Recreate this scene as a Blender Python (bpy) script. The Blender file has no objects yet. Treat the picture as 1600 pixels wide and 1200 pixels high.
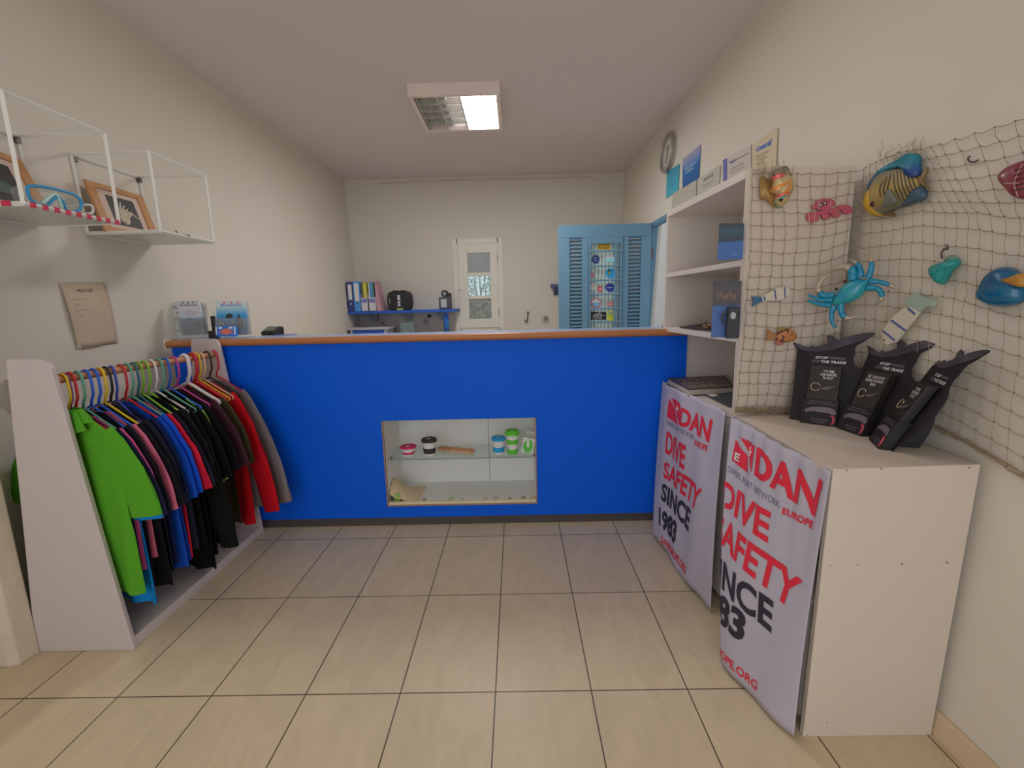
import bpy, bmesh, math, random
from mathutils import Vector, Matrix, noise
from mathutils.bvhtree import BVHTree
random.seed(7)
SC = bpy.context.scene
COL = SC.collection
PI = math.pi

# ------------------------------------------------------------------ camera
CAM = Vector((0, 0, 1.3))
F_PX, PITCH, YAW, ROLL = 717.5, .1727, -.0125, -.0246
_cy, _sy = math.cos(YAW), math.sin(YAW)
_f0 = Vector((_sy, _cy, 0)); _r0 = Vector((_cy, -_sy, 0)); _z = Vector((0, 0, 1))
FWD = math.cos(PITCH)*_f0 - math.sin(PITCH)*_z
_up = math.sin(PITCH)*_f0 + math.cos(PITCH)*_z
RT = math.cos(ROLL)*_r0 + math.sin(ROLL)*_up
UP = -math.sin(ROLL)*_r0 + math.cos(ROLL)*_up
cd = bpy.data.cameras.new('camera'); cam = bpy.data.objects.new('camera', cd); COL.objects.link(cam)
m3 = Matrix((RT, UP, -FWD)).transposed()
cam.matrix_world = Matrix.Translation(CAM) @ m3.to_4x4()
cd.sensor_width = 36; cd.lens = F_PX/1600*36; cd.clip_start = .02; cd.clip_end = 200
SC.camera = cam

# ------------------------------------------------------------------ world, lights, exposure
SC.view_settings.view_transform = 'Standard'
SC.view_settings.look = 'None'
SC.view_settings.exposure = 0.08
SC.view_settings.gamma = 1
SC.view_settings.use_curve_mapping = False
w = bpy.data.worlds.new('world'); SC.world = w; w.use_nodes = True
bg = w.node_tree.nodes['Background']; bg.inputs[0].default_value = (.80, .90, 1, 1); bg.inputs[1].default_value = .75

def area_light(name, loc, rot, sx, sy, power, colour):
    l = bpy.data.lights.new(name, 'AREA'); l.shape = 'RECTANGLE'; l.size = sx; l.size_y = sy
    l.energy = power; l.color = colour
    o = bpy.data.objects.new(name, l); COL.objects.link(o); o.location = loc; o.rotation_euler = rot
    return o
# daylight through the glazed shop front behind the viewer
area_light('daylight', (-.60, -1.62, 1.30), (PI/2+.20, 0, 0), 2.5, 2.2, 20, (1, .99, .985))
# daylight falling through the open side door
area_light('side_door_daylight', (1.55, 4.15, 1.1), (0, PI/2, 0), 1.9, .8, 1.0, (.86, .93, 1))
# the lit half of the ceiling fitting
area_light('lamp_light', (-.25, 3.92, 2.74), (0, 0, 0), .30, .60, 19, (1, .99, .97))
# fill light added under the ceiling, out of the frame, to brighten the floor
area_light('front_fill_light', (-.30, 2.08, 2.83), (0, 0, 0), 1.6, .8, 4.8, (1, .985, .96))

# ------------------------------------------------------------------ picture point -> point of the place
def ray(u, v):
    return (RT*((u-800)/F_PX) - UP*((v-600)/F_PX) + FWD)
def at(u, v, ax, val):
    d = ray(u, v); i = 'xyz'.index(ax); t = (val-CAM[i])/d[i]; return CAM + d*t
def atp(u, v, p0, n):
    d = ray(u, v); t = (Vector(p0)-CAM).dot(n)/d.dot(n); return CAM + d*t
def xl(z): return -1.985 - .105*z/2.857
def xr(z): return 1.23 + .14*z/2.857
NR = Vector((-1, 0, .049)).normalized(); NL = Vector((1, 0, .0368)).normalized()
def onr(u, v, off=0.0):
    return atp(u, v, Vector((1.23, 0, 0)) + NR*off, NR)
def onl(u, v, off=0.0):
    return atp(u, v, Vector((-1.985, 0, 0)) + NL*off, NL)

# ------------------------------------------------------------------ materials
def lin(h):
    h = h.lstrip('#'); o = []
    for i in (0, 2, 4):
        c = int(h[i:i+2], 16)/255; o.append(c/12.92 if c <= .04045 else ((c+.055)/1.055)**2.4)
    return o
MATS = {}
def mat(name, hexc, rough=.6, metal=0.0, k=2.15, var=.06, vs=6.0, spec=.5, emit=None, es=1.0, alpha=1.0, trans=0.0, bump=0.0, coat=0.0):
    """hexc: colour as it reads in the dim room; k turns it into the thing's own colour"""
    if name in MATS: return MATS[name]
    m = bpy.data.materials.new(name); m.use_nodes = True; nt = m.node_tree; b = nt.nodes['Principled BSDF']
    c = [min(.92, x*k) for x in lin(hexc)]
    b.inputs['Roughness'].default_value = rough; b.inputs['Metallic'].default_value = metal
    b.inputs['Specular IOR Level'].default_value = spec
    b.inputs['Coat Weight'].default_value = coat
    b.inputs['Transmission Weight'].default_value = trans; b.inputs['Alpha'].default_value = alpha
    tc = nt.nodes.new('ShaderNodeTexCoord'); nz = nt.nodes.new('ShaderNodeTexNoise')
    nz.inputs['Scale'].default_value = vs; nz.inputs['Detail'].default_value = 4
    nt.links.new(tc.outputs['Object'], nz.inputs['Vector'])
    mx = nt.nodes.new('ShaderNodeMix'); mx.data_type = 'RGBA'
    mx.inputs[6].default_value = [x*(1-var) for x in c]+[1]; mx.inputs[7].default_value = [min(1, x*(1+var)) for x in c]+[1]
    nt.links.new(nz.outputs['Fac'], mx.inputs[0]); nt.links.new(mx.outputs[2], b.inputs['Base Color'])
    if bump:
        bp = nt.nodes.new('ShaderNodeBump'); bp.inputs['Strength'].default_value = bump; bp.inputs['Distance'].default_value = .01
        nt.links.new(nz.outputs['Fac'], bp.inputs['Height']); nt.links.new(bp.outputs[0], b.inputs['Normal'])
    if emit:
        b.inputs['Emission Color'].default_value = lin(emit)+[1]; b.inputs['Emission Strength'].default_value = es
    MATS[name] = m; return m

def two_tone(name, h1, h2, kind='noise', scale=8, rough=.5, k=2.0, rot=(0, 0, 0), thresh=.5, soft=.05, coat=0.0, dist=0.0):
    if name in MATS: return MATS[name]
    m = mat(name, h1, rough, k=k, coat=coat); nt = m.node_tree; b = nt.nodes['Principled BSDF']
    tc = [n for n in nt.nodes if n.type == 'TEX_COORD'][0]
    mp = nt.nodes.new('ShaderNodeMapping'); mp.inputs['Rotation'].default_value = rot
    nt.links.new(tc.outputs['Object'], mp.inputs['Vector'])
    if kind == 'wave':
        t = nt.nodes.new('ShaderNodeTexWave'); t.inputs['Distortion'].default_value = dist; t.inputs['Detail'].default_value = 1
    elif kind == 'voronoi':
        t = nt.nodes.new('ShaderNodeTexVoronoi')
    else:
        t = nt.nodes.new('ShaderNodeTexNoise')
    t.inputs['Scale'].default_value = scale
    nt.links.new(mp.outputs[0], t.inputs['Vector'])
    r = nt.nodes.new('ShaderNodeValToRGB'); e = r.color_ramp.elements
    e[0].position = max(0, thresh-soft); e[1].position = min(1, thresh+soft)
    e[0].color = [min(.92, x*k) for x in lin(h1)]+[1]; e[1].color = [min(.92, x*k) for x in lin(h2)]+[1]
    nt.links.new(t.outputs[0], r.inputs[0]); nt.links.new(r.outputs[0], b.inputs['Base Color'])
    return m

def ramp_z(name, stops, rough=.5, k=1.7, axis=2, noise_amt=.0, nscale=6, coat=0.0):
    """printed gradient along the object's generated axis"""
    if name in MATS: return MATS[name]
    m = mat(name, '#808080', rough, coat=coat); nt = m.node_tree; b = nt.nodes['Principled BSDF']
    tc = [n for n in nt.nodes if n.type == 'TEX_COORD'][0]
    sp = nt.nodes.new('ShaderNodeSeparateXYZ'); nt.links.new(tc.outputs['Generated'], sp.inputs[0])
    r = nt.nodes.new('ShaderNodeValToRGB'); e = r.color_ramp.elements
    while len(e) < len(stops): e.new(.5)
    for i, (p, h) in enumerate(stops):
        e[i].position = p; e[i].color = [min(.92, x*k) for x in lin(h)]+[1]
    nz = nt.nodes.new('ShaderNodeTexNoise'); nz.inputs['Scale'].default_value = nscale
    nt.links.new(tc.outputs['Generated'], nz.inputs['Vector'])
    ma = nt.nodes.new('ShaderNodeMath'); ma.operation = 'MULTIPLY_ADD'; ma.inputs[1].default_value = noise_amt
    nt.links.new(nz.outputs['Fac'], ma.inputs[0]); nt.links.new(sp.outputs[axis], ma.inputs[2])
    nt.links.new(ma.outputs[0], r.inputs[0]); nt.links.new(r.outputs[0], b.inputs['Base Color'])
    return m

def glass(name, tint=(.85, .93, .92), a=.15, rough=.02):
    if name in MATS: return MATS[name]
    m = bpy.data.materials.new(name); m.use_nodes = True; nt = m.node_tree; nt.nodes.clear()
    o = nt.nodes.new('ShaderNodeOutputMaterial'); t = nt.nodes.new('ShaderNodeBsdfTransparent'); g = nt.nodes.new('ShaderNodeBsdfGlossy')
    d = nt.nodes.new('ShaderNodeBsdfDiffuse'); d.inputs[0].default_value = (*tint, 1)
    t.inputs[0].default_value = (*tint, 1); g.inputs['Roughness'].default_value = rough
    lw = nt.nodes.new('ShaderNodeLayerWeight'); pw = nt.nodes.new('ShaderNodeMath'); pw.operation = 'POWER'; pw.inputs[1].default_value = 4
    fr = nt.nodes.new('ShaderNodeMath'); fr.operation = 'MULTIPLY_ADD'; fr.inputs[1].default_value = .5; fr.inputs[2].default_value = .035
    nt.links.new(lw.outputs['Facing'], pw.inputs[0]); nt.links.new(pw.outputs[0], fr.inputs[0])
    m1 = nt.nodes.new('ShaderNodeMixShader'); m2 = nt.nodes.new('ShaderNodeMixShader'); m1.inputs[0].default_value = a
    nt.links.new(t.outputs[0], m1.inputs[1]); nt.links.new(d.outputs[0], m1.inputs[2])
    nt.links.new(fr.outputs[0], m2.inputs[0]); nt.links.new(m1.outputs[0], m2.inputs[1]); nt.links.new(g.outputs[0], m2.inputs[2])
    nt.links.new(m2.outputs[0], o.inputs[0]); MATS[name] = m; return m

# ------------------------------------------------------------------ mesh collector
class MB:
    def __init__(s): s.v = []; s.f = []
    def add(s, vs, fs):
        n = len(s.v); s.v += [Vector(p) for p in vs]; s.f += [[i+n for i in f] for f in fs]; return s
    def box(s, x0, x1, y0, y1, z0, z1, M=None):
        vs = [Vector((x, y, z)) for x in (x0, x1) for y in (y0, y1) for z in (z0, z1)]
        if M is not None: vs = [M @ p for p in vs]
        return s.add(vs, [(0, 1, 3, 2), (4, 6, 7, 5), (0, 4, 5, 1), (2, 3, 7, 6), (0, 2, 6, 4), (1, 5, 7, 3)])
    def tube(s, pts, r, n=8, flat=None, closed=False):
        pts = [Vector(p) for p in pts]; N = len(pts); R = r if isinstance(r, (list, tuple)) else [r]*N
        rings = []; prev = None
        for i, p in enumerate(pts):
            if closed: d = pts[(i+1) % N]-pts[i-1]
            else: d = pts[min(i+1, N-1)]-pts[max(i-1, 0)]
            d = d.normalized() if d.length > 1e-9 else Vector((0, 0, 1))
            if flat is not None: a = Vector(flat)
            elif prev is not None: a = prev
            else: a = Vector((0, 0, 1)) if abs(d.z) < .9 else Vector((1, 0, 0))
            a = (a - d*a.dot(d)); a = a.normalized() if a.length > 1e-6 else d.orthogonal().normalized()
            prev = a; b = d.cross(a)
            rings.append([p + (a*math.cos(t)+b*math.sin(t))*R[i] for t in [2*PI*j/n for j in range(n)]])
        return s.loft(rings, closed)
    def loft(s, rings, closed=False, caps=True):
        n = len(rings[0]); base = len(s.v)
        for rg in rings: s.v += [Vector(p) for p in rg]
        K = len(rings)
        for i in range(K if closed else K-1):
            a = base+i*n; b = base+((i+1) % K)*n
            for j in range(n): s.f.append([a+j, a+(j+1) % n, b+(j+1) % n, b+j])
        if caps and not closed:
            s.f.append([base+j for j in range(n)][::-1]); s.f.append([base+(K-1)*n+j for j in range(n)])
        return s
    def lathe(s, prof, c=(0, 0, 0), n=24, sx=1, sy=1):
        c = Vector(c)
        return s.loft([[c+Vector((r*math.cos(2*PI*j/n)*sx, r*math.sin(2*PI*j/n)*sy, z)) for j in range(n)] for r, z in prof])
    def prism(s, pts, vec):
        pts = [Vector(p) for p in pts]; vec = Vector(vec); n = len(pts)
        return s.add(pts+[p+vec for p in pts], [list(range(n))[::-1], list(range(n, 2*n))]+[[i, (i+1) % n, n+(i+1) % n, n+i] for i in range(n)])
    def dome(s, pts, nrm, h, prof=((1, 0), (.97, .3), (.88, .58), (.7, .82), (.45, .96), (.2, 1))):
        pts = [Vector(p) for p in pts]; c = sum(pts, Vector())/len(pts); nrm = Vector(nrm)
        rings = [[c+(p-c)*k+nrm*h*hh for p in pts] for k, hh in prof]
        return s.loft(rings)
    def sheet(s, P, nu, nv):
        """P(i/nu, j/nv) -> point"""
        base = len(s.v)
        for j in range(nv+1):
            for i in range(nu+1): s.v.append(Vector(P(i/nu, j/nv)))
        for j in range(nv):
            for i in range(nu):
                a = base+j*(nu+1)+i; s.f.append([a, a+1, a+nu+2, a+nu+1])
        return s
    def build(s, name, m, parent=None, smooth=False, bevel=0, solid=0, fixn=True, angle=None, pivot=None):
        me = bpy.data.meshes.new(name)
        org = Vector(pivot) if pivot is not None else Vector()
        pl = Vector(parent.get('_w', (0, 0, 0))) if parent is not None else Vector()
        me.from_pydata([tuple(p-org-(pl if pivot is None else Vector())) for p in s.v], [], s.f)
        me.materials.append(m)
        if fixn:
            bm = bmesh.new(); bm.from_mesh(me); bmesh.ops.recalc_face_normals(bm, faces=bm.faces); bm.to_mesh(me); bm.free()
        if smooth:
            for p in me.polygons: p.use_smooth = True
            if angle: me.set_sharp_from_angle(angle=math.radians(angle))
        o = bpy.data.objects.new(name, me); COL.objects.link(o)
        if parent is not None:
            o.parent = parent
            if pivot is not None: o.location = org-pl
        elif pivot is not None: o.location = org
        o['_w'] = tuple(org) if pivot is not None else tuple(pl)
        if solid:
            md = o.modifiers.new('solid', 'SOLIDIFY'); md.thickness = solid; md.offset = 0
        if bevel:
            md = o.modifiers.new('bevel', 'BEVEL'); md.width = bevel; md.segments = 2; md.limit_method = 'ANGLE'
        return o

def thing(name, loc=(0, 0, 0)):
    o = bpy.data.objects.new(name, None); COL.objects.link(o); o.location = loc; o['_w'] = tuple(loc); o.empty_display_size = .05
    return o
def tag(o, label, cat, group=None):
    o['label'] = label; o['category'] = cat
    if group: o['group'] = group
    return o
def struct(o): o['kind'] = 'structure'; return o
def dup(root, dloc=(0, 0, 0)):
    c = root.copy(); COL.objects.link(c); c.location = root.location+Vector(dloc)
    for ch in root.children:
        d = ch.copy(); COL.objects.link(d); d.parent = c
        for g in ch.children:
            e = g.copy(); COL.objects.link(e); e.parent = d
    return c

# text as geometry: string -> flat mesh in the unit square, mapped by P(a, b)
_TC = {}
def text_geo(st, bold=0.0, step=0, shear=0.0, align='LEFT', res=3, lsp=1.0):
    key = (st, bold, step, shear, align, res, lsp)
    if key in _TC: return _TC[key]
    cu = bpy.data.curves.new('txt', 'FONT'); cu.body = st; cu.offset = bold; cu.shear = shear; cu.resolution_u = res
    cu.align_x = align; cu.space_line = lsp
    o = bpy.data.objects.new('txt', cu); me = bpy.data.meshes.new_from_object(o)
    bm = bmesh.new(); bm.from_mesh(me)
    xs = [v.co.x for v in bm.verts]; ys = [v.co.y for v in bm.verts]
    x0, x1, y0, y1 = min(xs), max(xs), min(ys), max(ys)
    for v in bm.verts: v.co = Vector(((v.co.x-x0)/(x1-x0), (v.co.y-y0)/(y1-y0), 0))
    if step:
        for k in range(1, step):
            for no, co in (((1, 0, 0), (k/step, 0, 0)),):
                bmesh.ops.bisect_plane(bm, geom=bm.verts[:]+bm.edges[:]+bm.faces[:], plane_co=co, plane_no=no, dist=1e-6)
        for k in range(1, 4):
            bmesh.ops.bisect_plane(bm, geom=bm.verts[:]+bm.edges[:]+bm.faces[:], plane_co=(0, k/4, 0), plane_no=(0, 1, 0), dist=1e-6)
    bm.verts.index_update()
    r = ([(v.co.x, v.co.y) for v in bm.verts], [[v.index for v in f.verts] for f in bm.faces])
    bm.free(); bpy.data.meshes.remove(me); bpy.data.objects.remove(o); bpy.data.curves.remove(cu)
    _TC[key] = r; return r
def text(mb, st, P, **kw):
    vs, fs = text_geo(st, **kw); return mb.add([P(a, b) for a, b in vs], fs)
def quadmap(TL, TR, BL, BR, off=Vector((0, 0, 0))):
    TL, TR, BL, BR = map(Vector, (TL, TR, BL, BR))
    return lambda a, b: BL*(1-a)*(1-b)+BR*a*(1-b)+TL*(1-a)*b+TR*a*b+off
def sub(Q, a0, a1, b0, b1, n=Vector((0, 0, 0))):
    return lambda a, b: Q(a0+(a1-a0)*a, b0+(b1-b0)*b)+n
def qplate(mb, Q, n, t=.002, a0=0, a1=1, b0=0, b1=1):
    """thin slab on a quad, growing along n"""
    p = [Q(a0, b0), Q(a1, b0), Q(a1, b1), Q(a0, b1)]; return mb.prism(p, Vector(n)*t)
def disc(mb, Q, ca, cb, ra, rb, n, t=.001, k=24):
    return mb.prism([Q(ca+ra*math.cos(2*PI*i/k), cb+rb*math.sin(2*PI*i/k)) for i in range(k)], Vector(n)*t)
def curve(pts, n=6):
    """Catmull-Rom through pts"""
    pts = [Vector(p) for p in pts]; P = [pts[0]]+pts+[pts[-1]]; o = []
    for i in range(1, len(P)-2):
        for k in range(n):
            t = k/n; a, b, c, d = P[i-1:i+3]
            o.append(.5*((2*b)+(c-a)*t+(2*a-5*b+4*c-d)*t*t+(3*b-a-3*c+d)*t**3))
    o.append(pts[-1]); return o
def ccurve(pts, n=4):
    pts = [Vector(p) for p in pts]; N = len(pts); o = []
    for i in range(N):
        a, b, c, d = pts[i-1], pts[i], pts[(i+1) % N], pts[(i+2) % N]
        for k in range(n):
            t = k/n; o.append(.5*((2*b)+(c-a)*t+(2*a-5*b+4*c-d)*t*t+(3*b-a-3*c+d)*t**3))
    return o

# ------------------------------------------------------------------ setting materials
M_wall = mat('plaster_wall', '#8d8880', .85, k=3.0, var=.035, vs=1.6, spec=.2, bump=.05)
M_ceil = mat('plaster_ceiling', '#8c8584', .9, k=3.0, var=.03, vs=1.2, spec=.15)
M_white = mat('white_laminate', '#9a948f', .45, k=2.45, var=.02, spec=.4)
M_whiteb = mat('white_painted_board', '#9f958b', .5, k=2.2, var=.03, spec=.3)
def floor_mat():
    m = bpy.data.materials.new('floor_tiles'); m.use_nodes = True; nt = m.node_tree; b = nt.nodes['Principled BSDF']
    tc = nt.nodes.new('ShaderNodeTexCoord'); mp = nt.nodes.new('ShaderNodeMapping'); mp.vector_type = 'POINT'
    mp.inputs['Location'].default_value = (.0988+.3253*30, -1.3595+.5332*30, 0)
    nt.links.new(tc.outputs['Object'], mp.inputs[0])
    br = nt.nodes.new('ShaderNodeTexBrick'); br.offset = 0; br.squash = 1
    br.inputs['Scale'].default_value = 1; br.inputs['Brick Width'].default_value = .3253; br.inputs['Row Height'].default_value = .5332
    br.inputs['Mortar Size'].default_value = .0024; br.inputs['Mortar Smooth'].default_value = .2; br.inputs['Bias'].default_value = 0
    br.inputs['Color1'].default_value = (.71, .585, .385, 1); br.inputs['Color2'].default_value = (.755, .625, .415, 1); br.inputs['Mortar'].default_value = (.12, .09, .06, 1)
    nt.links.new(mp.outputs[0], br.inputs[0])
    nz = nt.nodes.new('ShaderNodeTexNoise'); nz.inputs['Scale'].default_value = 5; nz.inputs['Detail'].default_value = 8; nz.inputs['Distortion'].default_value = 1.5
    m2 = nt.nodes.new('ShaderNodeMapping'); m2.inputs['Scale'].default_value = (2.2, .8, 1); m2.inputs['Rotation'].default_value = (0, 0, .5)
    nt.links.new(tc.outputs['Object'], m2.inputs[0]); nt.links.new(m2.outputs[0], nz.inputs[0])
    rp = nt.nodes.new('ShaderNodeValToRGB'); rp.color_ramp.elements[0].position = .3; rp.color_ramp.elements[1].position = .7
    rp.color_ramp.elements[0].color = (.93, .92, .91, 1); rp.color_ramp.elements[1].color = (1.05, 1.04, 1.05, 1)
    nt.links.new(nz.outputs['Fac'], rp.inputs[0])
    mx = nt.nodes.new('ShaderNodeMix'); mx.data_type = 'RGBA'; mx.blend_type = 'MULTIPLY'; mx.inputs[0].default_value = 1
    nt.links.new(br.outputs['Color'], mx.inputs[6]); nt.links.new(rp.outputs[0], mx.inputs[7]); nt.links.new(mx.outputs[2], b.inputs['Base Color'])
    b.inputs['Roughness'].default_value = .42; b.inputs['Specular IOR Level'].default_value = .35
    bp = nt.nodes.new('ShaderNodeBump'); bp.inputs['Strength'].default_value = .4; bp.inputs['Distance'].default_value = .002; bp.invert = True
    nt.links.new(br.outputs['Fac'], bp.inputs['Height']); nt.links.new(bp.outputs[0], b.inputs['Normal'])
    return m
M_floor = floor_mat()
M_dkgrey = mat('dark_grey_plinth', '#3a3635', .6)
M_black = mat('black_plastic', '#1b1a1b', .45)
M_ink = mat('black_ink', '#2a2a30', .7)
M_inkg = mat('grey_ink', '#55555e', .7)
M_chrome = mat('brushed_metal', '#9a9590', .3, metal=.9)
M_steel = mat('dark_steel', '#4a4541', .45, metal=.6)

# ------------------------------------------------------------------ room shell
YF, YB, ZC = -1.75, 6.0, 2.857
def slabx(mb, X, y0, y1, z0, z1, t):
    """piece of a side wall whose face follows X(z); t>0 thickens to +x"""
    a = [Vector((X(z0), y0, z0)), Vector((X(z0), y1, z0)), Vector((X(z1), y1, z1)), Vector((X(z1), y0, z1))]
    return mb.prism(a, (t, 0, 0))
struct(MB().box(-2.4, 1.7, YF-.2, YB+.2, -.12, 0).build('floor', M_floor))
struct(MB().box(-2.4, 1.7, YF-.2, YB+.2, ZC, ZC+.12).build('ceiling', M_ceil))
struct(slabx(MB(), xl, YF-.2, YB+.2, 0, ZC, -.2).build('wall_left', M_wall))
DY0, DY1, DZ = 3.72, 4.63, 2.035
mb = MB(); slabx(mb, xr, YF-.2, DY0, 0, ZC, .09); slabx(mb, xr, DY1, YB+.2, 0, ZC, .09); slabx(mb, xr, DY0, DY1, DZ, ZC, .09)
struct(mb.build('wall_right', M_wall))
WX0, WX1, WZ0, WZ1 = -.735, -.205, .99, 2.075
mb = MB(); mb.box(-2.3, WX0, YB, YB+.2, 0, ZC); mb.box(WX1, 1.6, YB, YB+.2, 0, ZC); mb.box(WX0, WX1, YB, YB+.2, 0, WZ0); mb.box(WX0, WX1, YB, YB+.2, WZ1, ZC)
struct(mb.build('wall_back', M_wall))
mb = MB(); mb.box(-2.3, -1.87, YF-.2, YF, 0, ZC); mb.box(1.17, 1.6, YF-.2, YF, 0, ZC); mb.box(-1.87, 1.17, YF-.2, YF, 2.45, ZC)
struct(mb.build('wall_front', M_wall))
M_base = mat('beige_skirting', '#a08f78', .45, k=2.2)
mb = MB(); a = [Vector((xr(0), YF, 0)), Vector((xr(.08), YF, .08)), Vector((xr(.08)-.012, YF, .08)), Vector((xr(0)-.014, YF, 0))]
mb.prism(a, (0, DY0-YF, 0)); struct(mb.build('baseboard_right', M_base, bevel=.003))
# plastered door surround at the left, its foot in view
mb = MB(); fp = [(-2.05, 1.25), (-2.05, 1.585), (-1.905, 1.585), (-1.893, 1.575), (-1.905, 1.512), (-1.935, 1.500), (-1.985, 1.503), (-1.99, 1.25)]
mb.prism([Vector((x, y, 0)) for x, y in fp], (0, 0, 2.15)); struct(mb.build('trim_1', mat('old_white_paint', '#8f8678', .6, k=2.6, var=.12, vs=14, bump=.4), bevel=.004))
# cable moulding under the ceiling at the back
mb = MB(); mb.tube([(-1.62, 5.985, 2.80), (-.6, 5.985, 2.815), (.95, 5.985, 2.805)], .006); mb.tube([(-1.62, 5.985, 2.80), (-1.63, 5.985, 2.775)], .008); mb.tube([(.95, 5.985, 2.805), (1.02, 5.985, 2.76)], .005)
tag(mb.build('cable', mat('cream_cable', '#9c8a7c', .5)), 'thin cream cable running under the ceiling along the back wall', 'cable')
# outside: ground, white wall beyond the side door
struct(MB().box(-14, 14, YB+.25, 16, -.2, -.1).build('ground', mat('pale_paving', '#a59c90', .9, k=1.6)))
struct(MB().box(1.7, 5, 1, 16, -.2, -.1).build('ground.001', mat('pale_paving', '#a59c90', .9)))
struct(MB().box(3.0, 3.2, 1, 16, -.1, 3.4).build('wall_outside', mat('white_render', '#e6dcd4', .9, k=1.0)))

# door frame in the side wall
M_blue = mat('pale_blue_paint', '#5c8097', .55, k=1.45, var=.05, vs=3)
mb = MB()
for (y0, y1, z0, z1) in ((DY0, DY0+.04, 0, DZ), (DY1-.045, DY1, 0, DZ), (DY0, DY1, DZ-.045, DZ)):
    slabx(mb, lambda z: xr(z)-.012, y0, y1, z0, z1, .06)
dr = struct(mb.build('door_1', M_blue, bevel=.003))
# blue door leaf, opened into the room
LX0, LX1, LY, LZ = .42, 1.305, 4.575, 2.022
leaf = tag(thing('door_leaf', (LX0, LY, 0)), 'pale blue louvred door with a stickered glass centre standing open behind the counter', 'door')
fx = lambda u: at(u, 440, 'y', LY).x
fz = lambda v: at(945, v, 'y', LY).z
a0, a1 = fx(890), fx(909); g0, g1 = fx(919), fx(971); c0, c1 = fx(981), fx(1000)
ztop = fz(371); zlow = .25
mb = MB()
t0, t1 = LY-.02, LY+.022
mb.box(LX0, LX1, t0, t1, ztop, LZ); mb.box(LX0, LX1, t0, t1, .01, zlow)
for x0, x1 in ((LX0, a0), (a1, g0), (g1, c0), (c1, LX1)): mb.box(x0, x1, t0, t1, zlow, ztop)
mb.build('frame', M_blue, leaf, bevel=.004)
for nm, x0, x1 in (('louvre', a0, a1), ('louvre', c0, c1)):
    mb = MB(); z = zlow+.02
    while z < ztop-.01:
        mb.prism([(x0, t0+.002, z), (x0, t1-.004, z+.03), (x0, t1, z+.026), (x0, t0+.006, z-.004)], (x1-x0, 0, 0)); z += .036
    mb.build(nm, M_blue, leaf)
mb = MB()
for x in (g0+.012, g1-.012, fx(961)): mb.box(x-.010, x+.010, t0-.012, t1, zlow, ztop)
for v in (393, 416, 438, 460, 482, 503): mb.box(g0, g1, t0-.016, t0+.004, fz(v)-.008, fz(v)+.008)
for z in (.45, .6, .75, .9): mb.box(g0, g1, t0-.016, t0+.004, z-.008, z+.008)
mb.box(g0, g1, t0-.01, t1, ztop-.06, ztop)
mb.build('glazing_bars', M_blue, leaf, bevel=.002)
gp = MB().box(g0, g1, LY+.006, LY+.012, zlow, ztop).build('pane', two_tone('ribbed_glass', '#6d7f80', '#9aa6a0', 'wave', 9, .25, k=2.2, soft=.3, dist=2), leaf)
mb = MB(); mb.box(LX1-.002, LX1+.02, t0, t1, .3, .4); mb.box(LX1-.002, LX1+.02, t0, t1, 1.7, 1.8); mb.build('hinge', M_steel, leaf)
YS = LY+.004; ns = Vector((0, -1, 0))
def sq(u0, v0, u1, v1): return quadmap(at(u0, v0, 'y', YS), at(u1, v0, 'y', YS), at(u0, v1, 'y', YS), at(u1, v1, 'y', YS))
def sticker(Q, hexc, shape, lbl, texts=(), extra=None):
    mb = MB()
    if shape == 'disc': disc(mb, Q, .5, .5, .5, .5, ns)
    else: qplate(mb, Q, ns, .001)
    m = mat('sticker_'+hexc[1:], hexc, .5, var=.02)
    o = mb.build('sticker', m, leaf); o['label'] = lbl
    for st, h, (x0, x1, y0, y1) in texts:
        t = MB(); text(t, st, sub(Q, x0, x1, y0, y1, ns*.0016), bold=.02, res=1); t.build('lettering', mat('print_'+h[1:], h, .6), o)
    if extra: extra(o, Q)
    return o
sticker(sq(934.5, 380, 953.5, 390), '#c98a1e', 'rect', 'orange and black rectangular sticker', [('NO PROOF\nNO GLORY', '#2a1a10', (.06, .94, .08, .92))])
sticker(sq(924.5, 398.5, 937, 412), '#1f2f66', 'disc', 'round navy sticker at top', [('SSI', '#b9c4dd', (.3, .62, .55, .7)), ('DIVING', '#8795bb', (.2, .8, .3, .4))])
def ex_hemp(o, Q):
    t = MB(); qplate(t, sub(Q, 0, 1, 0, .5, ns*.001), ns, .0008); t.build('band', mat('print_cyan', '#6fb2cc', .5), o)
sticker(sq(946, 399, 961, 409), '#c9cdd0', 'rect', 'white and light blue sticker', [('DIVE', '#4b7f9c', (.1, .9, .08, .42))], ex_hemp)
def ex_peng(o, Q):
    t = MB(); disc(t, sub(Q, 0, 1, 0, 1, ns*.001), .36, .58, .12, .34, ns, .0006); t.build('emblem', mat('print_blk', '#20242a', .5), o)
    t = MB(); disc(t, sub(Q, 0, 1, 0, 1, ns*.0018), .37, .52, .06, .18, ns, .0004); t.build('emblem', mat('print_yel', '#cbb860', .5), o)
sticker(sq(946, 419, 962, 435), '#1f86bd', 'disc', 'round bright blue sticker with a dark emblem', [], ex_peng)
sticker(sq(922.5, 426, 927.5, 434), '#c8616a', 'rect', 'small red sticker on left edge')
sticker(sq(922, 444, 931.5, 452), '#c9b9a6', 'rect', 'cream sticker with a red line', [('DIVE', '#a5504a', (.1, .9, .5, .8))])
sticker(sq(934, 447, 941, 457), '#c2414c', 'disc', 'small red and white sticker', [('V', '#d0c8c8', (.25, .75, .3, .7))])
sticker(sq(946, 442.5, 960, 456), '#222f80', 'disc', 'round dark blue sticker', [('SCUBAPRO', '#c7cdea', (.15, .85, .42, .58))])
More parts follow.
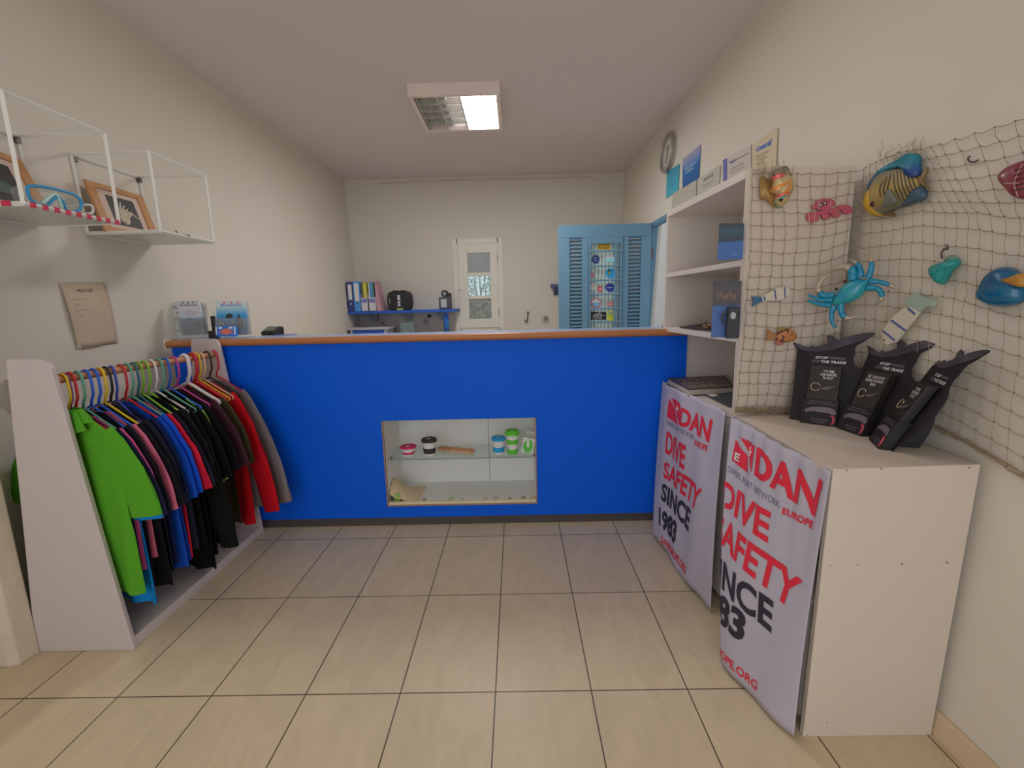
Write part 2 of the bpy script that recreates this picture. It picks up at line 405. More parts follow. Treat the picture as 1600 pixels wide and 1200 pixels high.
def ex_ring(o, Q):
    t = MB(); disc(t, sub(Q, 0, 1, 0, 1, ns*.001), .5, .5, .42, .42, ns, .0005); t.build('face', mat('print_w', '#b7c2cb', .5), o)
    t = MB(); t.prism([sub(Q, 0, 1, 0, 1, ns*.0017)(.5+.4*math.cos(a), .5+.4*math.sin(a)) for a in [PI+PI*k/12 for k in range(13)]], ns*.0004); t.build('wave', mat('print_wb', '#5d8fb5', .5), o)
sticker(sq(923.5, 465.5, 938.5, 480.5), '#b9303a', 'disc', 'round sticker with a red ring', [], ex_ring)
sticker(sq(949, 472.5, 958.5, 478), '#cf4a4e', 'rect', 'small red sticker', [('DAN', '#e0cfcf', (.15, .85, .2, .8))])
def ex_evo(o, Q):
    t = MB()
    for i, h in enumerate((.35, .45, .55, .66, .6)):
        x = .18+.12*i; qplate(t, sub(Q, 0, 1, 0, 1, ns*.001), ns, .0005, x-.02, x+.03, .35, .2+h)
        disc(t, sub(Q, 0, 1, 0, 1, ns*.001), x+.03, .24+h, .03, .07, ns, .0005, 10)
    qplate(t, sub(Q, 0, 1, 0, 1, ns*.001), ns, .0005, .72, .92, .5, .58)
    t.build('emblem', mat('print_wh', '#cfcfd2', .5), o)
sticker(sq(922.5, 487.5, 947, 499.5), '#14151a', 'rect', 'black sticker with white evolution figures', [('EVOLUTION', '#cfcfd2', (.2, .75, .1, .28))], ex_evo)
sticker(sq(948.5, 485.5, 960.5, 501), '#cdbc3a', 'rect', 'yellow sticker with blue lettering', [('PADI', '#2a7fae', (.1, .9, .62, .88))])

# window in the back wall
wy = YB-.012
fwx = lambda u: at(u, 450, 'y', wy).x
fwz = lambda v: at(750, v, 'y', wy).z
M_wfr = mat('white_window_paint', '#a19d94', .5, k=2.5)
mb = MB()
for b in ((WX0-.05, WX0+.015, WZ0-.05, WZ1+.05), (WX1-.015, WX1+.05, WZ0-.05, WZ1+.05), (WX0, WX1, WZ1-.015, WZ1+.05), (WX0, WX1, WZ0-.05, WZ0+.015)):
    mb.box(b[0], b[1], YB-.012, YB+.12, b[2], b[3])
win = struct(mb.build('window_1', M_wfr, bevel=.003))
px0, px1 = fwx(732), fwx(767); zz = [(fwz(395), fwz(426)), (fwz(431), fwz(462)), (fwz(467), fwz(498))]
s0, s1 = WX0+.018, WX1-.018; zt, zb = WZ1-.018, WZ0+.018
mb = MB(); mb.box(s0, px0, wy-.02, wy+.02, zb, zt); mb.box(px1, s1, wy-.02, wy+.02, zb, zt)
for z0, z1 in ((zz[0][0], zt), (zz[1][0], zz[0][1]), (zz[2][0], zz[1][1]), (zb, zz[2][1])): mb.box(px0, px1, wy-.02, wy+.02, z0, z1)
sash = mb.build('window_sash', M_wfr, win, bevel=.003)
for k, (z1, z0) in enumerate(zz):
    m = (mat('frosted_pane', '#76797a', .3, var=.25, vs=5), glass('clear_pane', (.9, .97, .95), .08), two_tone('streaked_pane', '#5c625e', '#84877f', 'noise', 22, .3, soft=.2))[k]
    MB().box(px0-.005, px1+.005, wy-.004, wy+.002, z0-.005, z1+.005).build('window_pane', m, win)
mb = MB(); c = Vector((s0+.035, wy-.03, fwz(451))); mb.tube([c, c+Vector((-.05, -.01, .005))], .006); mb.tube([c+Vector((0, .015, 0)), c+Vector((0, -.012, 0))], .012); mb.tube([c+Vector((0, 0, -.025)), c+Vector((0, 0, .025))], .006)
mb.build('window_handle', mat('white_handle', '#c5c2bd', .35), win)
mb = MB()
for v in (405, 488): mb.box(s1-.002, s1+.012, wy-.026, wy, fwz(v)-.04, fwz(v)+.04)
mb.build('window_hinge', mat('painted_hinge', '#7c776e', .5), win)
# leaves added outside the window in place of the reflection in its middle pane
sh = tag(thing('reflection_shrub', (-.5, 7.4, -.1)), 'green leaves added outside the small back window in place of the reflection in its pane', 'reflection_shrub')
mb = MB(); rnd = random.Random(3)
for i in range(2600):
    p = Vector((-.55+rnd.gauss(0, .26), 7.5+rnd.uniform(-.3, .3), rnd.uniform(.5, 2.2)))
    if abs(p.x+.54+.05*math.sin(p.z*9)) < .06 and rnd.random() < .93: continue
    d = Vector((rnd.uniform(-1, 1), rnd.uniform(-1, 1), rnd.uniform(-.6, 1))).normalized(); e = d.orthogonal().normalized(); L = rnd.uniform(.03, .06)
    mb.add([p, p+d*L*.5+e*L*.3, p+d*L, p+d*L*.5-e*L*.3], [(0, 1, 2, 3)])
mb.build('foliage', mat('leaf_green', '#6f8a7c', .6, k=1.5, var=.4, vs=3), sh)
mb = MB()
for i in range(9):
    x = -.5+rnd.uniform(-.2, .5); mb.tube([(-.4, 7.45, -.1), (x*.7-.1, 7.45, .8), (x, 7.5, 1.8)], [.02, .012, .004], 6)
mb.build('stem', mat('bark', '#4a3c30', .8), sh)

# ------------------------------------------------------------------ reception counter
CY = 2.57; CX0, CX1 = -1.945, .95; CZ = 1.106; CB = 2.83
M_cblue = mat('bright_blue_laminate', '#0049b8', .55, k=2.0, var=.03, vs=1.5, spec=.22)
M_wood = mat('orange_wood_edge', '#96603a', .4, k=1.8, var=.12, vs=18)
NX0, NX1, NZ0, NZ1 = -.789, .097, .132, .652
ct = tag(thing('reception_counter', (-.5, CY, 0)), 'long bright blue reception counter with an orange wood edge and a display recess', 'counter')
mb = MB(); mb.box(CX0, NX0, CY, CY+.02, .055, CZ); mb.box(NX1, CX1, CY, CY+.02, .055, CZ); mb.box(NX0, NX1, CY, CY+.02, .055, NZ0); mb.box(NX0, NX1, CY, CY+.02, NZ1, CZ)
mb.build('front_panel', M_cblue, ct)
mb = MB(); mb.box(CX0, CX1, CY+.012, CY+.03, 0, .06); mb.build('plinth', M_dkgrey, ct)
mb = MB(); mb.box(CX0, CX0+.02, CY+.02, CB-.05, 0, CZ); mb.box(CX1-.02, CX1, CY+.02, CB-.05, 0, CZ); mb.build('side_panel', mat('white_panel', '#a8a3a2', .5), ct)
mb = MB(); mb.box(CX0-.005, CX1, CY+.0, CB, CZ, 1.142); mb.build('countertop', mat('grey_blue_top', '#6f7f9c', .3, k=2.2, spec=.6), ct)
pr = [(CY-.03+.018*(1-math.cos(t))-.0, 1.134+.024*math.sin(t)) for t in [0]]
mb = MB(); ed = []
for t in [PI/2+PI*k/10 for k in range(11)]: ed.append(Vector((0, CY-.012+.02*math.cos(t), 1.124+.0195*math.sin(t))))
ed += [Vector((0, CY+.008, 1.1045)), Vector((0, CY+.008, 1.1435))]
mb.prism([p+Vector((CX0-.012, 0, 0)) for p in ed], (CX1-CX0+.012, 0, 0)); mb.build('wood_edge', M_wood, ct, smooth=True, angle=40)
MB().box(CX0-.022, CX0-.012, CY-.03, CY+.02, 1.10, 1.148).build('end_cap', mat('cream_cap', '#b5a79d', .5), ct, bevel=.006)
# display recess
ND = .36
mb = MB(); e = .012
mb.box(NX0-e, NX0, CY+.002, CY+ND, NZ0-e, NZ1+e); mb.box(NX1, NX1+e, CY+.002, CY+ND, NZ0-e, NZ1+e)
mb.box(NX0, NX1, CY+.002, CY+ND, NZ1, NZ1+e); mb.box(NX0, NX1, CY+.002, CY+ND, NZ0-e, NZ0)
seam = -.20
mb.box(NX0, seam-.0015, CY+ND, CY+ND+e, NZ0-e, NZ1+e); mb.box(seam+.0015, NX1, CY+ND, CY+ND+e, NZ0-e, NZ1+e)
mb.build('display_recess', mat('recess_white', '#9c9a97', .6, k=2.9, var=.03), ct)
MB().box(seam-.002, seam+.002, CY+ND+.008, CY+ND+.014, NZ0, NZ1).build('seam', mat('seam_grey', '#605c58', .7), ct)
mb = MB(); mb.box(NX0-.004, NX0+.003, CY-.003, CY+.004, NZ0, NZ1); mb.box(NX0-.004, NX1+.004, CY-.003, CY+.004, NZ0-.006, NZ0+.002); mb.box(NX1-.002, NX1+.004, CY-.003, CY+.004, NZ0, NZ1)
mb.build('recess_edge', mat('brown_edge', '#7a5f50', .6), ct)
MB().box(NX0+.003, NX1-.002, CY+.004, CY+.03, NZ0, NZ0+.014).build('sill', mat('cream_sill', '#b7a78e', .5), ct)
GZ = .405
gs = MB().box(NX0+.006, NX1-.006, CY+.035, CY+.30, GZ-.003, GZ+.003).build('glass_shelf', glass('shelf_glass', (.93, .97, .96), .06), ct)
gs['label'] = 'glass shelf'
MB().box(NX0+.006, NX1-.006, CY+.033, CY+.035, GZ-.003, GZ+.003).build('glass_edge', mat('glass_edge_green', '#5f6f6b', .2), ct)
mb = MB()
for x in (NX0+.008, NX1-.014): mb.tube([(x, CY+.09, GZ-.008), (x+.012, CY+.09, GZ-.008)], .007)
mb.build('shelf_pin', M_steel, ct)
GT = GZ+.004
def onshelf(u, v): return at(u, v, 'z', GT)
# cups
def cup(u, vb, h, r, bands, lid_hex, lbl, body='#c2bdb8', taper=.80, group='reusable cups on the glass shelf'):
    p = onshelf(u, vb); p.y = min(p.y, CY+.22); p.y = max(p.y, CY+.10)
    p = atp(u, vb, (0, p.y, 0), Vector((0, 1, 0))); p.z = GT
    t = tag(thing('reusable_cup', p), lbl, 'cup', group)
    R = lambda z: r*(taper+(1-taper)*z/h)
    MB().lathe([(R(0)*.96, 0), (R(0), .004), (R(h*.5), h*.5), (R(h*.84), h*.84)], p).build('body', mat('cup_'+body[1:], body, .4), t, smooth=True, angle=40)
    for z0, z1 in bands:
        MB().lathe([(R(z0), z0), (R(z0)+.0025, z0+.001), (R(z1)+.0025, z1-.001), (R(z1), z1)], p).build('sleeve', mat('rubber_'+lid_hex[1:], lid_hex, .6), t, smooth=True, angle=40)
    l = MB().lathe([(r*.98, h*.80), (r*1.14, h*.81), (r*1.16, h*.90), (r*1.08, h*.97), (r*.9, h), (r*.2, h*.99)], p).build('lid', mat('rubber_'+lid_hex[1:], lid_hex, .6), t, smooth=True, angle=50)
    MB().box(-.008, .008, -.004, .004, 0, .003, Matrix.Translation(p+Vector((0, -r*.35, h*.985)))).build('sip_plug', mat('plug_white', '#c8c4c0', .5), t)
cup(639, 714.5, .062, .043, [(.012, .026)], '#a0234f', 'squat magenta collapsed reusable cup at the left end of the glass shelf', taper=.72)
cup(672, 716.5, .106, .041, [(.015, .048)], '#2a2528', 'reusable cup with a black lid and black sleeve beside the magenta cup')
cup(779.5, 709, .106, .038, [(.014, .045)], '#1f7cc4', 'reusable cup with a light blue lid and sleeve beside the green cup')
cup(801, 710.5, .146, .038, [(.0, .03), (.062, .09)], '#4a9c2c', 'tall green lidded reusable cup with two green bands', taper=.74)
# bamboo cutlery bundle
t = tag(thing('straw_pack', (-.42, CY+.17, GT)), 'flat bundle of wooden straws lying on the glass shelf', 'straws')
a, b = Vector((-.51, CY+.20, GT+.01)), Vector((-.275, CY+.12, GT+.01))
mb = MB()
for k in range(6):
    o = Vector((0, .012*(k-2.5), 0)); mb.tube([a+o+Vector((.02*random.random(), 0, 0)), b+o], .0055, 8)
mb.build('straws', mat('bamboo', '#a97c5a', .6, k=2.4), t, smooth=True)
mb = MB(); dd = (b-a); side = Vector((.1, 1, 0)).normalized()
for f in (.12, .5, .86): c = a+dd*f; mb.box(-.006, .006, -.038, .038, -.008, .008, Matrix.Translation(c) @ Matrix.Rotation(-.33, 4, 'Z'))
mb.build('band', mat('paper_band', '#b08f72', .6), t)
# white and green card
c = at(826, 712, 'z', GT); cy_ = CY+.10
Q = quadmap(at(818, 683, 'y', cy_+.02), at(836.5, 686, 'y', cy_), at(813, 706, 'y', cy_+.02), at(832, 711, 'y', cy_))
t = tag(qplate(MB(), Q, (0, 1, 0), .003).build('card', mat('card_white', '#bdb9b2', .6)), 'white card with a green oval leaning beside the green cup', 'card')
mb = MB(); disc(mb, Q, .5, .5, .40, .42, (0, -1, 0), .001); mb.build('oval', mat('print_green', '#4a9c3a', .6), t)
mb = MB(); qplate(mb, quadmap(Q(.28, .85), Q(.5, .9), Q(.45, .4), Q(.65, .45), Vector((0, -.0012, 0))), (0, -1, 0), .0006); mb.build('mark', mat('card_white', '#bdb9b2', .6), t)
Q = quadmap(at(822, 673, 'y', CY+.2), at(836, 675, 'y', CY+.2), at(824, 682, 'y', CY+.2), at(838, 684, 'y', CY+.2))
tag(qplate(MB(), quadmap(Q(0, 1), Q(1, 1), Q(0, 1)+Vector((0, 0, -.11)), Q(1, 1)+Vector((0, 0, -.11))), (0, 1, 0), .003).build('leaflet', mat('leaflet_pale', '#aaa8a2', .6)), 'pale leaflet standing in the recess corner behind the green oval card', 'leaflet')
# sand heap and bits on the recess floor
mb = MB(); mb.sheet(lambda a, b: Vector((NX0+.004+.17*a, CY+.03+.27*b, NZ0+.001+max(0, .115*(1-a)**1.6*math.sin(PI*min(1, b*.9+.15)))+.004*noise.noise(Vector((a*9, b*9, 0))))), 20, 16)
tag(mb.build('sand_heap', mat('sand', '#a8977c', .95, var=.15, vs=60), smooth=True), 'small heap of beige sand in the left corner of the display recess', 'sand')
bits = [(633, 786, 'brown'), (663, 785.5, 'brown'), (705, 784, 'green'), (722, 784, 'grey'), (758, 783, 'grey'), (775, 782.5, 'grey'), (797, 781.5, 'dark brown'), (818, 781, 'brown'), (834, 779, 'tan')]
hx = {'brown': '#6b5a48', 'green': '#6f8a62', 'grey': '#85807a', 'dark brown': '#54453b', 'tan': '#94805f'}
posn = ['nearest the sand heap', 'second from the sand heap', 'in the middle of the row', 'just right of the green one', 'third grey one along', 'right of the seam, beside another grey one', 'left of two brown shells', 'second from the right end', 'at the right end of the row']
for i, (u, v, cname) in enumerate(bits):
    p = at(u, v, 'y', CY+.045); p.z = NZ0+.001; s = .012+.004*(i % 3)
    mb = MB(); mb.lathe([(s*1.1, 0), (s, s*.5), (s*.55, s*1.1), (s*.15, s*1.4)], p, 9, sy=.7)
    tag(mb.build('seashell', mat('shell_'+cname.replace(' ', '_'), hx[cname], .5, var=.2, vs=80), smooth=True), 'tiny %s shell on the display recess sill, %s' % (cname, posn[i]), 'shell', 'shells along the recess sill')
tag(MB().lathe([(.022, 0), (.02, .03), (.012, .045)], (NX0+.045, CY+.045, NZ0+.012), 12, sy=.6).build('green_stone', mat('green_glass_stone', '#6f8f4a', .4), smooth=True), 'green rounded stone in front of the sand heap', 'stone')

# things on the counter top
TZ = 1.1425
M_acr = glass('acrylic', (.86, .88, .9), .18)
def leafletstand(name, lbl, px, y, front, mats, texts, group=None):
    pass
# large clear A4 holder with dark blue writing
ya = 2.74
Q = quadmap(at(261, 472, 'y', ya), at(322, 474, 'y', ya), at(268, 528, 'y', ya), at(326, 526, 'y', ya))
Q0 = Q; dz = TZ-Q(0, 0).z
t = tag(thing('acrylic_notice_holder', Q(.5, 0)), 'wide clear acrylic notice holder with small dark print behind the white leaflet', 'holder')
qplate(MB(), Q, (0, 1, 0), .003, b0=-.02).build('panel', M_acr, t)
mb = MB(); mb.box(Q(0, 0).x, Q(1, 0).x, ya-.05, ya+.01, TZ, TZ+.004); mb.build('foot', M_acr, t)
mb = MB()
for (b0, tx, a0, a1) in ((.86, 'WELCOME TO OUR DIVE CENTRE', .15, .98), (.70, 'PLEASE ASK US FOR ALL', .22, .92), (.56, 'THE INFORMATION YOU NEED', .12, .95), (.36, 'OPEN EVERY DAY', .2, .9), (.2, 'THANK YOU FOR VISITING', .14, .96)):
    text(mb, tx, sub(Q, a0, a1, b0-.04+.0, b0+.03, Vector((0, -.003, 0))), res=1)
mb.build('lettering', mat('navy_ink', '#4c4a6a', .7), t)
# white leaflet in a clear stand
def stand(name, lbl, pts, y, pm, cat='leaflet'):
    Q = quadmap(*[at(u, v, 'y', y+dy) for (u, v), dy in zip(pts, (.03, .03, 0, 0))])
    # keep the foot on the counter
    t = tag(thing(name, (Q(.5, 0).x, y, TZ)), lbl, cat)
    low = Q(0, 0).z
    p = qplate(MB(), Q, (0, 1, 0), .012).build('leaflets', pm, t)
    k = min(.46, .9)
    mb = MB(); qplate(mb, sub(Q, -.06, 1.06, 0, .5, Vector((0, -.012, 0))), (0, -1, 0), .0025); qplate(mb, sub(Q, -.06, 1.06, 0, .95, Vector((0, .016, 0))), (0, 1, 0), .0025)
    for a in (-.06, 1.04): mb.prism([Q(a, 0)+Vector((0, -.014, 0)), Q(a, 0)+Vector((0, .018, 0)), Q(a, .5)+Vector((0, .018, 0)), Q(a, .5)+Vector((0, -.014, 0))], (.003, 0, 0))
    mb.box(Q(0, 0).x-.01, Q(1, 0).x+.01, y-.04, y+.06, TZ, TZ+.003)
    mb.build('holder', M_acr, t)
    return t, Q
ny = Vector((0, -.0008, 0))
pm = ramp_z('leaflet_print', [(0, '#4a5458'), (.3, '#4a5b66'), (.48, '#4f7fa0'), (.58, '#a9b4c2'), (1, '#b4b0b8')], .5, noise_amt=.08)
t, Q = stand('leaflet_stand', 'white and blue leaflets in a narrow clear stand at the counter left end', [(275, 470), (310, 469.5), (288, 524), (322, 522)], 2.66, pm)
mb = MB(); text(mb, 'Blue Island Divers', sub(Q, .12, .92, .84, .9, ny), bold=.03, res=1)
for a in (.28, .52, .75): disc(mb, sub(Q, 0, 1, 0, 1, ny), a, .94, .05, .025, (0, -1, 0), .0004, 10)
text(mb, 'SCUBA DIVING', sub(Q, .3, .62, .02, .06, ny), res=1); mb.build('lettering', mat('slate_ink', '#4a5560', .6), t)
mb = MB(); text(mb, 'EXPLORE\nSPEND YOUR HOLIDAYS\nUNDERWATER WITH\nTHE BEST CREW', sub(Q, .18, .86, .56, .74, ny), align='CENTER', res=1); mb.build('lettering', mat('rust_ink', '#8c5f50', .6), t)
mb = MB(); disc(mb, sub(Q, 0, 1, 0, 1, ny), .45, .44, .12, .05, (0, -1, 0), .0004); disc(mb, sub(Q, 0, 1, 0, 1, ny), .75, .30, .16, .10, (0, -1, 0), .0004); mb.build('divers', mat('dark_print', '#2e3436', .6), t)
# blue poster leaflet stand
pm = ramp_z('poster_print', [(0, '#6b756f'), (.22, '#46636a'), (.35, '#1f6f9c'), (.62, '#3e8fc0'), (.8, '#8fb2d0'), (.86, '#b6bccb')], .5, noise_amt=.06)
t, Q = stand('leaflet_stand', 'blue underwater diving leaflets in a clear stand behind the red crab card', [(336, 470), (382, 470), (341, 524), (388, 523)], 2.70, pm)
mb = MB(); text(mb, 'Blue Island Divers', sub(Q, .18, .9, .84, .91, ny), bold=.03, res=1); mb.build('lettering', mat('cobalt_ink', '#2f6ea8', .6), t)
mb = MB()
for a in (.3, .55, .78): disc(mb, sub(Q, 0, 1, 0, 1, ny), a, .945, .035, .03, (0, -1, 0), .0004, 10)
mb.build('badges', mat('red_ink', '#b0505a', .6), t)
mb = MB(); disc(mb, sub(Q, 0, 1, 0, 1, ny), .44, .56, .12, .07, (0, -1, 0), .0004); disc(mb, sub(Q, 0, 1, 0, 1, ny), .36, .52, .05, .04, (0, -1, 0), .0004)
Qn = sub(Q, 0, 1, 0, 1, ny); mb.prism([Qn(a, b) for a, b in ((.62, .25), (.85, .22), (.88, .42), (.8, .52), (.76, .62), (.7, .52), (.64, .4))], (0, -.0004, 0)); mb.build('divers', mat('dark_print', '#2e2e30', .6), t)
mb = MB()
for a, b in ((.12, .36), (.2, .32), (.92, .38), (.52, .38)): disc(mb, Qn, a, b, .05, .035, (0, -1, 0), .0005, 9)
mb.build('fish', mat('yellow_print', '#a89a55', .6), t)
# red crab card in front
yc = 2.62
Q = quadmap(at(336.5, 510, 'y', yc), at(367.5, 509.5, 'y', yc), at(337.5, 526, 'y', yc), at(368.5, 526, 'y', yc))
t = tag(thing('crab_card', Q(.5, 0)), 'small blue card with a red crab standing in front of the blue leaflets', 'card')
qplate(MB(), Q, (0, 1, 0), .02).build('card', mat('card_blue', '#1f62b4', .5), t)
mb = MB(); qplate(mb, sub(Q, 0, 1, 0, 1, Vector((0, -.0006, 0))), (0, -1, 0), .0005, 0, .07, .2, .95); qplate(mb, sub(Q, 0, 1, 0, 1, Vector((0, -.0006, 0))), (0, -1, 0), .0005, .93, 1, .2, .95)
disc(mb, Q, .25, .85, .1, .12, (0, -1, 0), .001, 12); disc(mb, Q, .76, .85, .1, .12, (0, -1, 0), .001, 12); mb.build('border', mat('card_pale', '#b5c0cc', .5), t)
mb = MB(); disc(mb, Q, .54, .48, .24, .30, (0, -1, 0), .0015)
for sx in (-1, 1):
    for k in range(3): qplate(mb, quadmap(Q(.54+sx*.22, .5-.1*k), Q(.54+sx*.36, .62-.16*k), Q(.54+sx*.22, .44-.1*k), Q(.54+sx*.36, .56-.16*k)), (0, -1, 0), .0012)
mb.build('crab', mat('card_red', '#c25a4c', .5), t)
# dark stand of charging cables between
mb = MB(); mb.box(-1.785, -1.765, 2.69, 2.71, TZ, TZ+.13); mb.box(-1.79, -1.75, 2.66, 2.70, TZ, TZ+.045)
tag(mb.build('pen_holder', M_black, bevel=.004), 'small black pen holder between the two leaflet stands', 'holder')
tag(MB().lathe([(.014, 0), (.015, .08), (.008, .12), (.004, .16)], (-1.80, 2.76, TZ), 14).build('bottle', mat('white_bottle', '#a9a7aa', .4), smooth=True), 'small white pointed bottle behind the black pen holder', 'bottle')
# card terminal
p = at(423, 524, 'z', TZ); t = tag(thing('card_terminal', p), 'black card payment terminal lying on the counter', 'card terminal')
R = Matrix.Translation(p+Vector((0, .02, 0))) @ Matrix.Rotation(-.25, 4, 'Z')
mb = MB(); mb.prism([R @ Vector(q) for q in ((-.05, -.04, 0), (-.05, .05, 0), (-.05, .05, .05), (-.05, .02, .055), (-.05, -.04, .022))], R.to_3x3() @ Vector((.10, 0, 0))); mb.build('body', M_black, t, bevel=.006)
mb = MB(); mb.prism([R @ Vector(q) for q in ((-.04, -.03, .0275), (.04, -.03, .0275), (.04, .01, .0495), (-.04, .01, .0495))], (0, -.001, .002)); mb.build('screen', mat('dark_screen', '#4c4f4c', .2), t)
R = Matrix.Translation(at(445, 524, 'z', TZ)+Vector((0, .02, .001))) @ Matrix.Rotation(.2, 4, 'Z')
tag(MB().box(-.07, .06, -.03, .03, 0, .003, R).build('flyer', mat('flyer_blue', '#3f5a9c', .5)), 'small blue flyer lying flat beside the card terminal', 'flyer')

# ------------------------------------------------------------------ back office things
SZ = 1.256
sh = tag(thing('wall_shelf', (-1.42, 5.87, SZ)), 'long blue wall shelf carrying folders under the plain back wall', 'shelf')
MB().box(-2.03, at(712, 482, 'y', 5.58).x, 5.58, 5.995, SZ-.033, SZ).build('board', mat('shelf_blue', '#1c4690', .5, k=2.2), sh, bevel=.003)
for u in (584.5, 638, 690.5):
    x = at(u, 495, 'y', 5.95).x; mb = MB(); mb.prism([(x-.045, 5.95, SZ-.034), (x+.045, 5.95, SZ-.034), (x+.045, 5.95, SZ-.11), (x+.02, 5.95, SZ-.14), (x-.02, 5.95, SZ-.14), (x-.045, 5.95, SZ-.11)], (0, .045, 0)); mb.build('bracket', mat('bracket_pale', '#73777c', .4), sh)
# binders
def bx(u0, u1, vtop, name, h, lbl, cat='folder', y=5.600, d=.2, lean=0, grp='folders on the blue wall shelf'):
    x0 = at(u0, 480, 'y', y).x; x1 = at(u1, 480, 'y', y).x; zt = at((u0+u1)/2, vtop, 'y', y).z
    o = thing(name, ((x0+x1)/2, y, SZ)); tag(o, lbl, cat, grp)
    mb = MB(); mb.prism([(x0, y, SZ), (x1, y, SZ), (x1-lean, y, zt), (x0-lean, y, zt)], (0, d, 0)); mb.build('body', mat('folder_'+h[1:], h, .5), o, bevel=.003)
    return o, x0, x1, zt
o, x0, x1, zt = bx(541, 544, 441, 'ring_binder', '#22201f', 'black patterned binder leaning against the corner wall', lean=.035)
mb = MB(); rnd = random.Random(5)
for k in range(12): mb.box(x0-.03+.033*k/12, x0-.012+.033*k/12, 5.595, 5.599, zt-.04-.027*k, zt-.02-.027*k)
mb.build('lettering', mat('binder_print', '#99948e', .5), o)
o, x0, x1, zt = bx(544, 553.5, 440.5, 'ring_binder', '#2a3463', 'dark navy ring binder with a white spine label')
MB().box(x0+.015, x1-.015, 5.596, 5.600, zt-.21, zt-.03).build('spine_label', mat('label_white', '#a8a8aa', .6), o); MB().tube([((x0+x1)/2, 5.600, SZ+.09), ((x0+x1)/2, 5.596, SZ+.09)], .012, 12).build('finger_ring', M_chrome, o)
o, x0, x1, zt = bx(554, 564, 440, 'ring_binder', '#3d78b8', 'light blue ring binder with a long white label')
MB().box(x0+.012, x1-.012, 5.596, 5.600, zt-.23, zt-.02).build('spine_label', mat('label_white', '#a8a8aa', .6), o)
MB().box((x0+x1)/2-.01, (x0+x1)/2+.01, 5.596, 5.599, SZ+.09, SZ+.11).build('finger_ring', M_steel, o)
def magbox(u0, u1, lbl, hexs, side=None):
    x0 = at(u0, 480, 'y', 5.590).x; x1 = at(u1, 480, 'y', 5.590).x
    o = tag(thing('magazine_file', ((x0+x1)/2, 5.590, SZ)), lbl, 'magazine file', 'magazine files on the blue wall shelf')
    mb = MB(); mb.box(x0, x1, 5.590, 5.595, SZ, SZ+.16)
    for x in (x0, x1-.004): mb.prism([(x, 5.590, SZ), (x, 5.790, SZ), (x, 5.790, SZ+.33), (x, 5.720, SZ+.33), (x, 5.590, SZ+.16)], (.004, 0, 0))
    mb.box(x0, x1, 5.590, 5.790, SZ, SZ+.004); mb.build('box', mat('magfile_white', '#a3a0a6', .6), o)
    MB().box(x0+.012, x1-.012, 5.587, 5.590, SZ+.10, SZ+.145).build('spine_label', mat('magfile_label', '#5b5f94', .5), o)
    n = len(hexs); wd = (x1-x0-.012)/n
    for k, h in enumerate(hexs):
        MB().box(x0+.006+wd*k, x0+.005+wd*(k+1), 5.605, 5.780, SZ+.005, SZ+.32+.012*((k*7) % 3)).build('magazine', mat('mag_'+h[1:], h, .5), o)
    return o, x0, x1
magbox(564.5, 575.5, 'white magazine file holding yellow and dark magazines', ['#4b4f3c', '#5a5c40', '#a39a3c', '#b5ad5a', '#8a8430'])
o, x0, x1 = magbox(576.5, 588, 'white magazine file holding blue and green magazines', ['#9fb3c4', '#2c5a9c', '#4c80a8', '#35664f', '#2d3a38'])
xa = at(588, 480, 'y', 5.590).x; xb = at(597, 482, 'y', 5.590).x
mb = MB(); mb.prism([(xa+.002, 5.590, SZ), (xb, 5.590, SZ), (xb-.06, 5.590, SZ+.36), (xa+.001, 5.590, SZ+.33)], (0, .2, 0))
tag(mb.build('magazine_file', mat('magfile_pink', '#96707c', .6)), 'mauve pink magazine file at the right end of the folders', 'magazine file', 'magazine files on the blue wall shelf')
# camera case
y = 5.64; x0 = at(604.5, 470, 'y', y).x; x1 = at(643, 470, 'y', y).x; z1 = at(624, 455, 'y', y).z
t = tag(thing('camera_case', ((x0+x1)/2, y, SZ)), 'rounded black zip case with white lettering on the blue shelf', 'case')
mb = MB(); pts = ccurve([(x0+.05, y, SZ+.002), (x0+.01, y, SZ+.04), (x0, y, (SZ+z1)/2), (x0+.012, y, z1-.035), (x0+.06, y, z1), (x1-.06, y, z1), (x1-.012, y, z1-.035), (x1, y, (SZ+z1)/2), (x1-.01, y, SZ+.04), (x1-.05, y, SZ+.002)], 4)
mb.prism(pts, (0, .12, 0)); mb.build('shell', M_black, t, bevel=.012, smooth=True, angle=40)
mb = MB(); text(mb, 'MUVI', lambda a, b: Vector(((x0+x1)/2-.02+.035*(1-b)*1.0, y-.003, (SZ+z1)/2+.065-.13*a)), bold=.05); text(mb, 'VEHO', lambda a, b: Vector((x0+.03+.012*(1-b), y-.003, (SZ+z1)/2+.03-.06*a))); mb.build('lettering', mat('case_white', '#b3b5b8', .5), t)
MB().box((x0+x1)/2-.035, (x0+x1)/2+.04, y-.004, y, SZ+.004, SZ+.022).build('badge', mat('badge_yellow', '#a0a04a', .5), t)
mb = MB()
for xx in (x0+.10, x1-.11): mb.box(xx-.03, xx+.03, y+.03, y+.09, z1-.004, z1+.012)
mb.build('handle', M_black, t, bevel=.004)
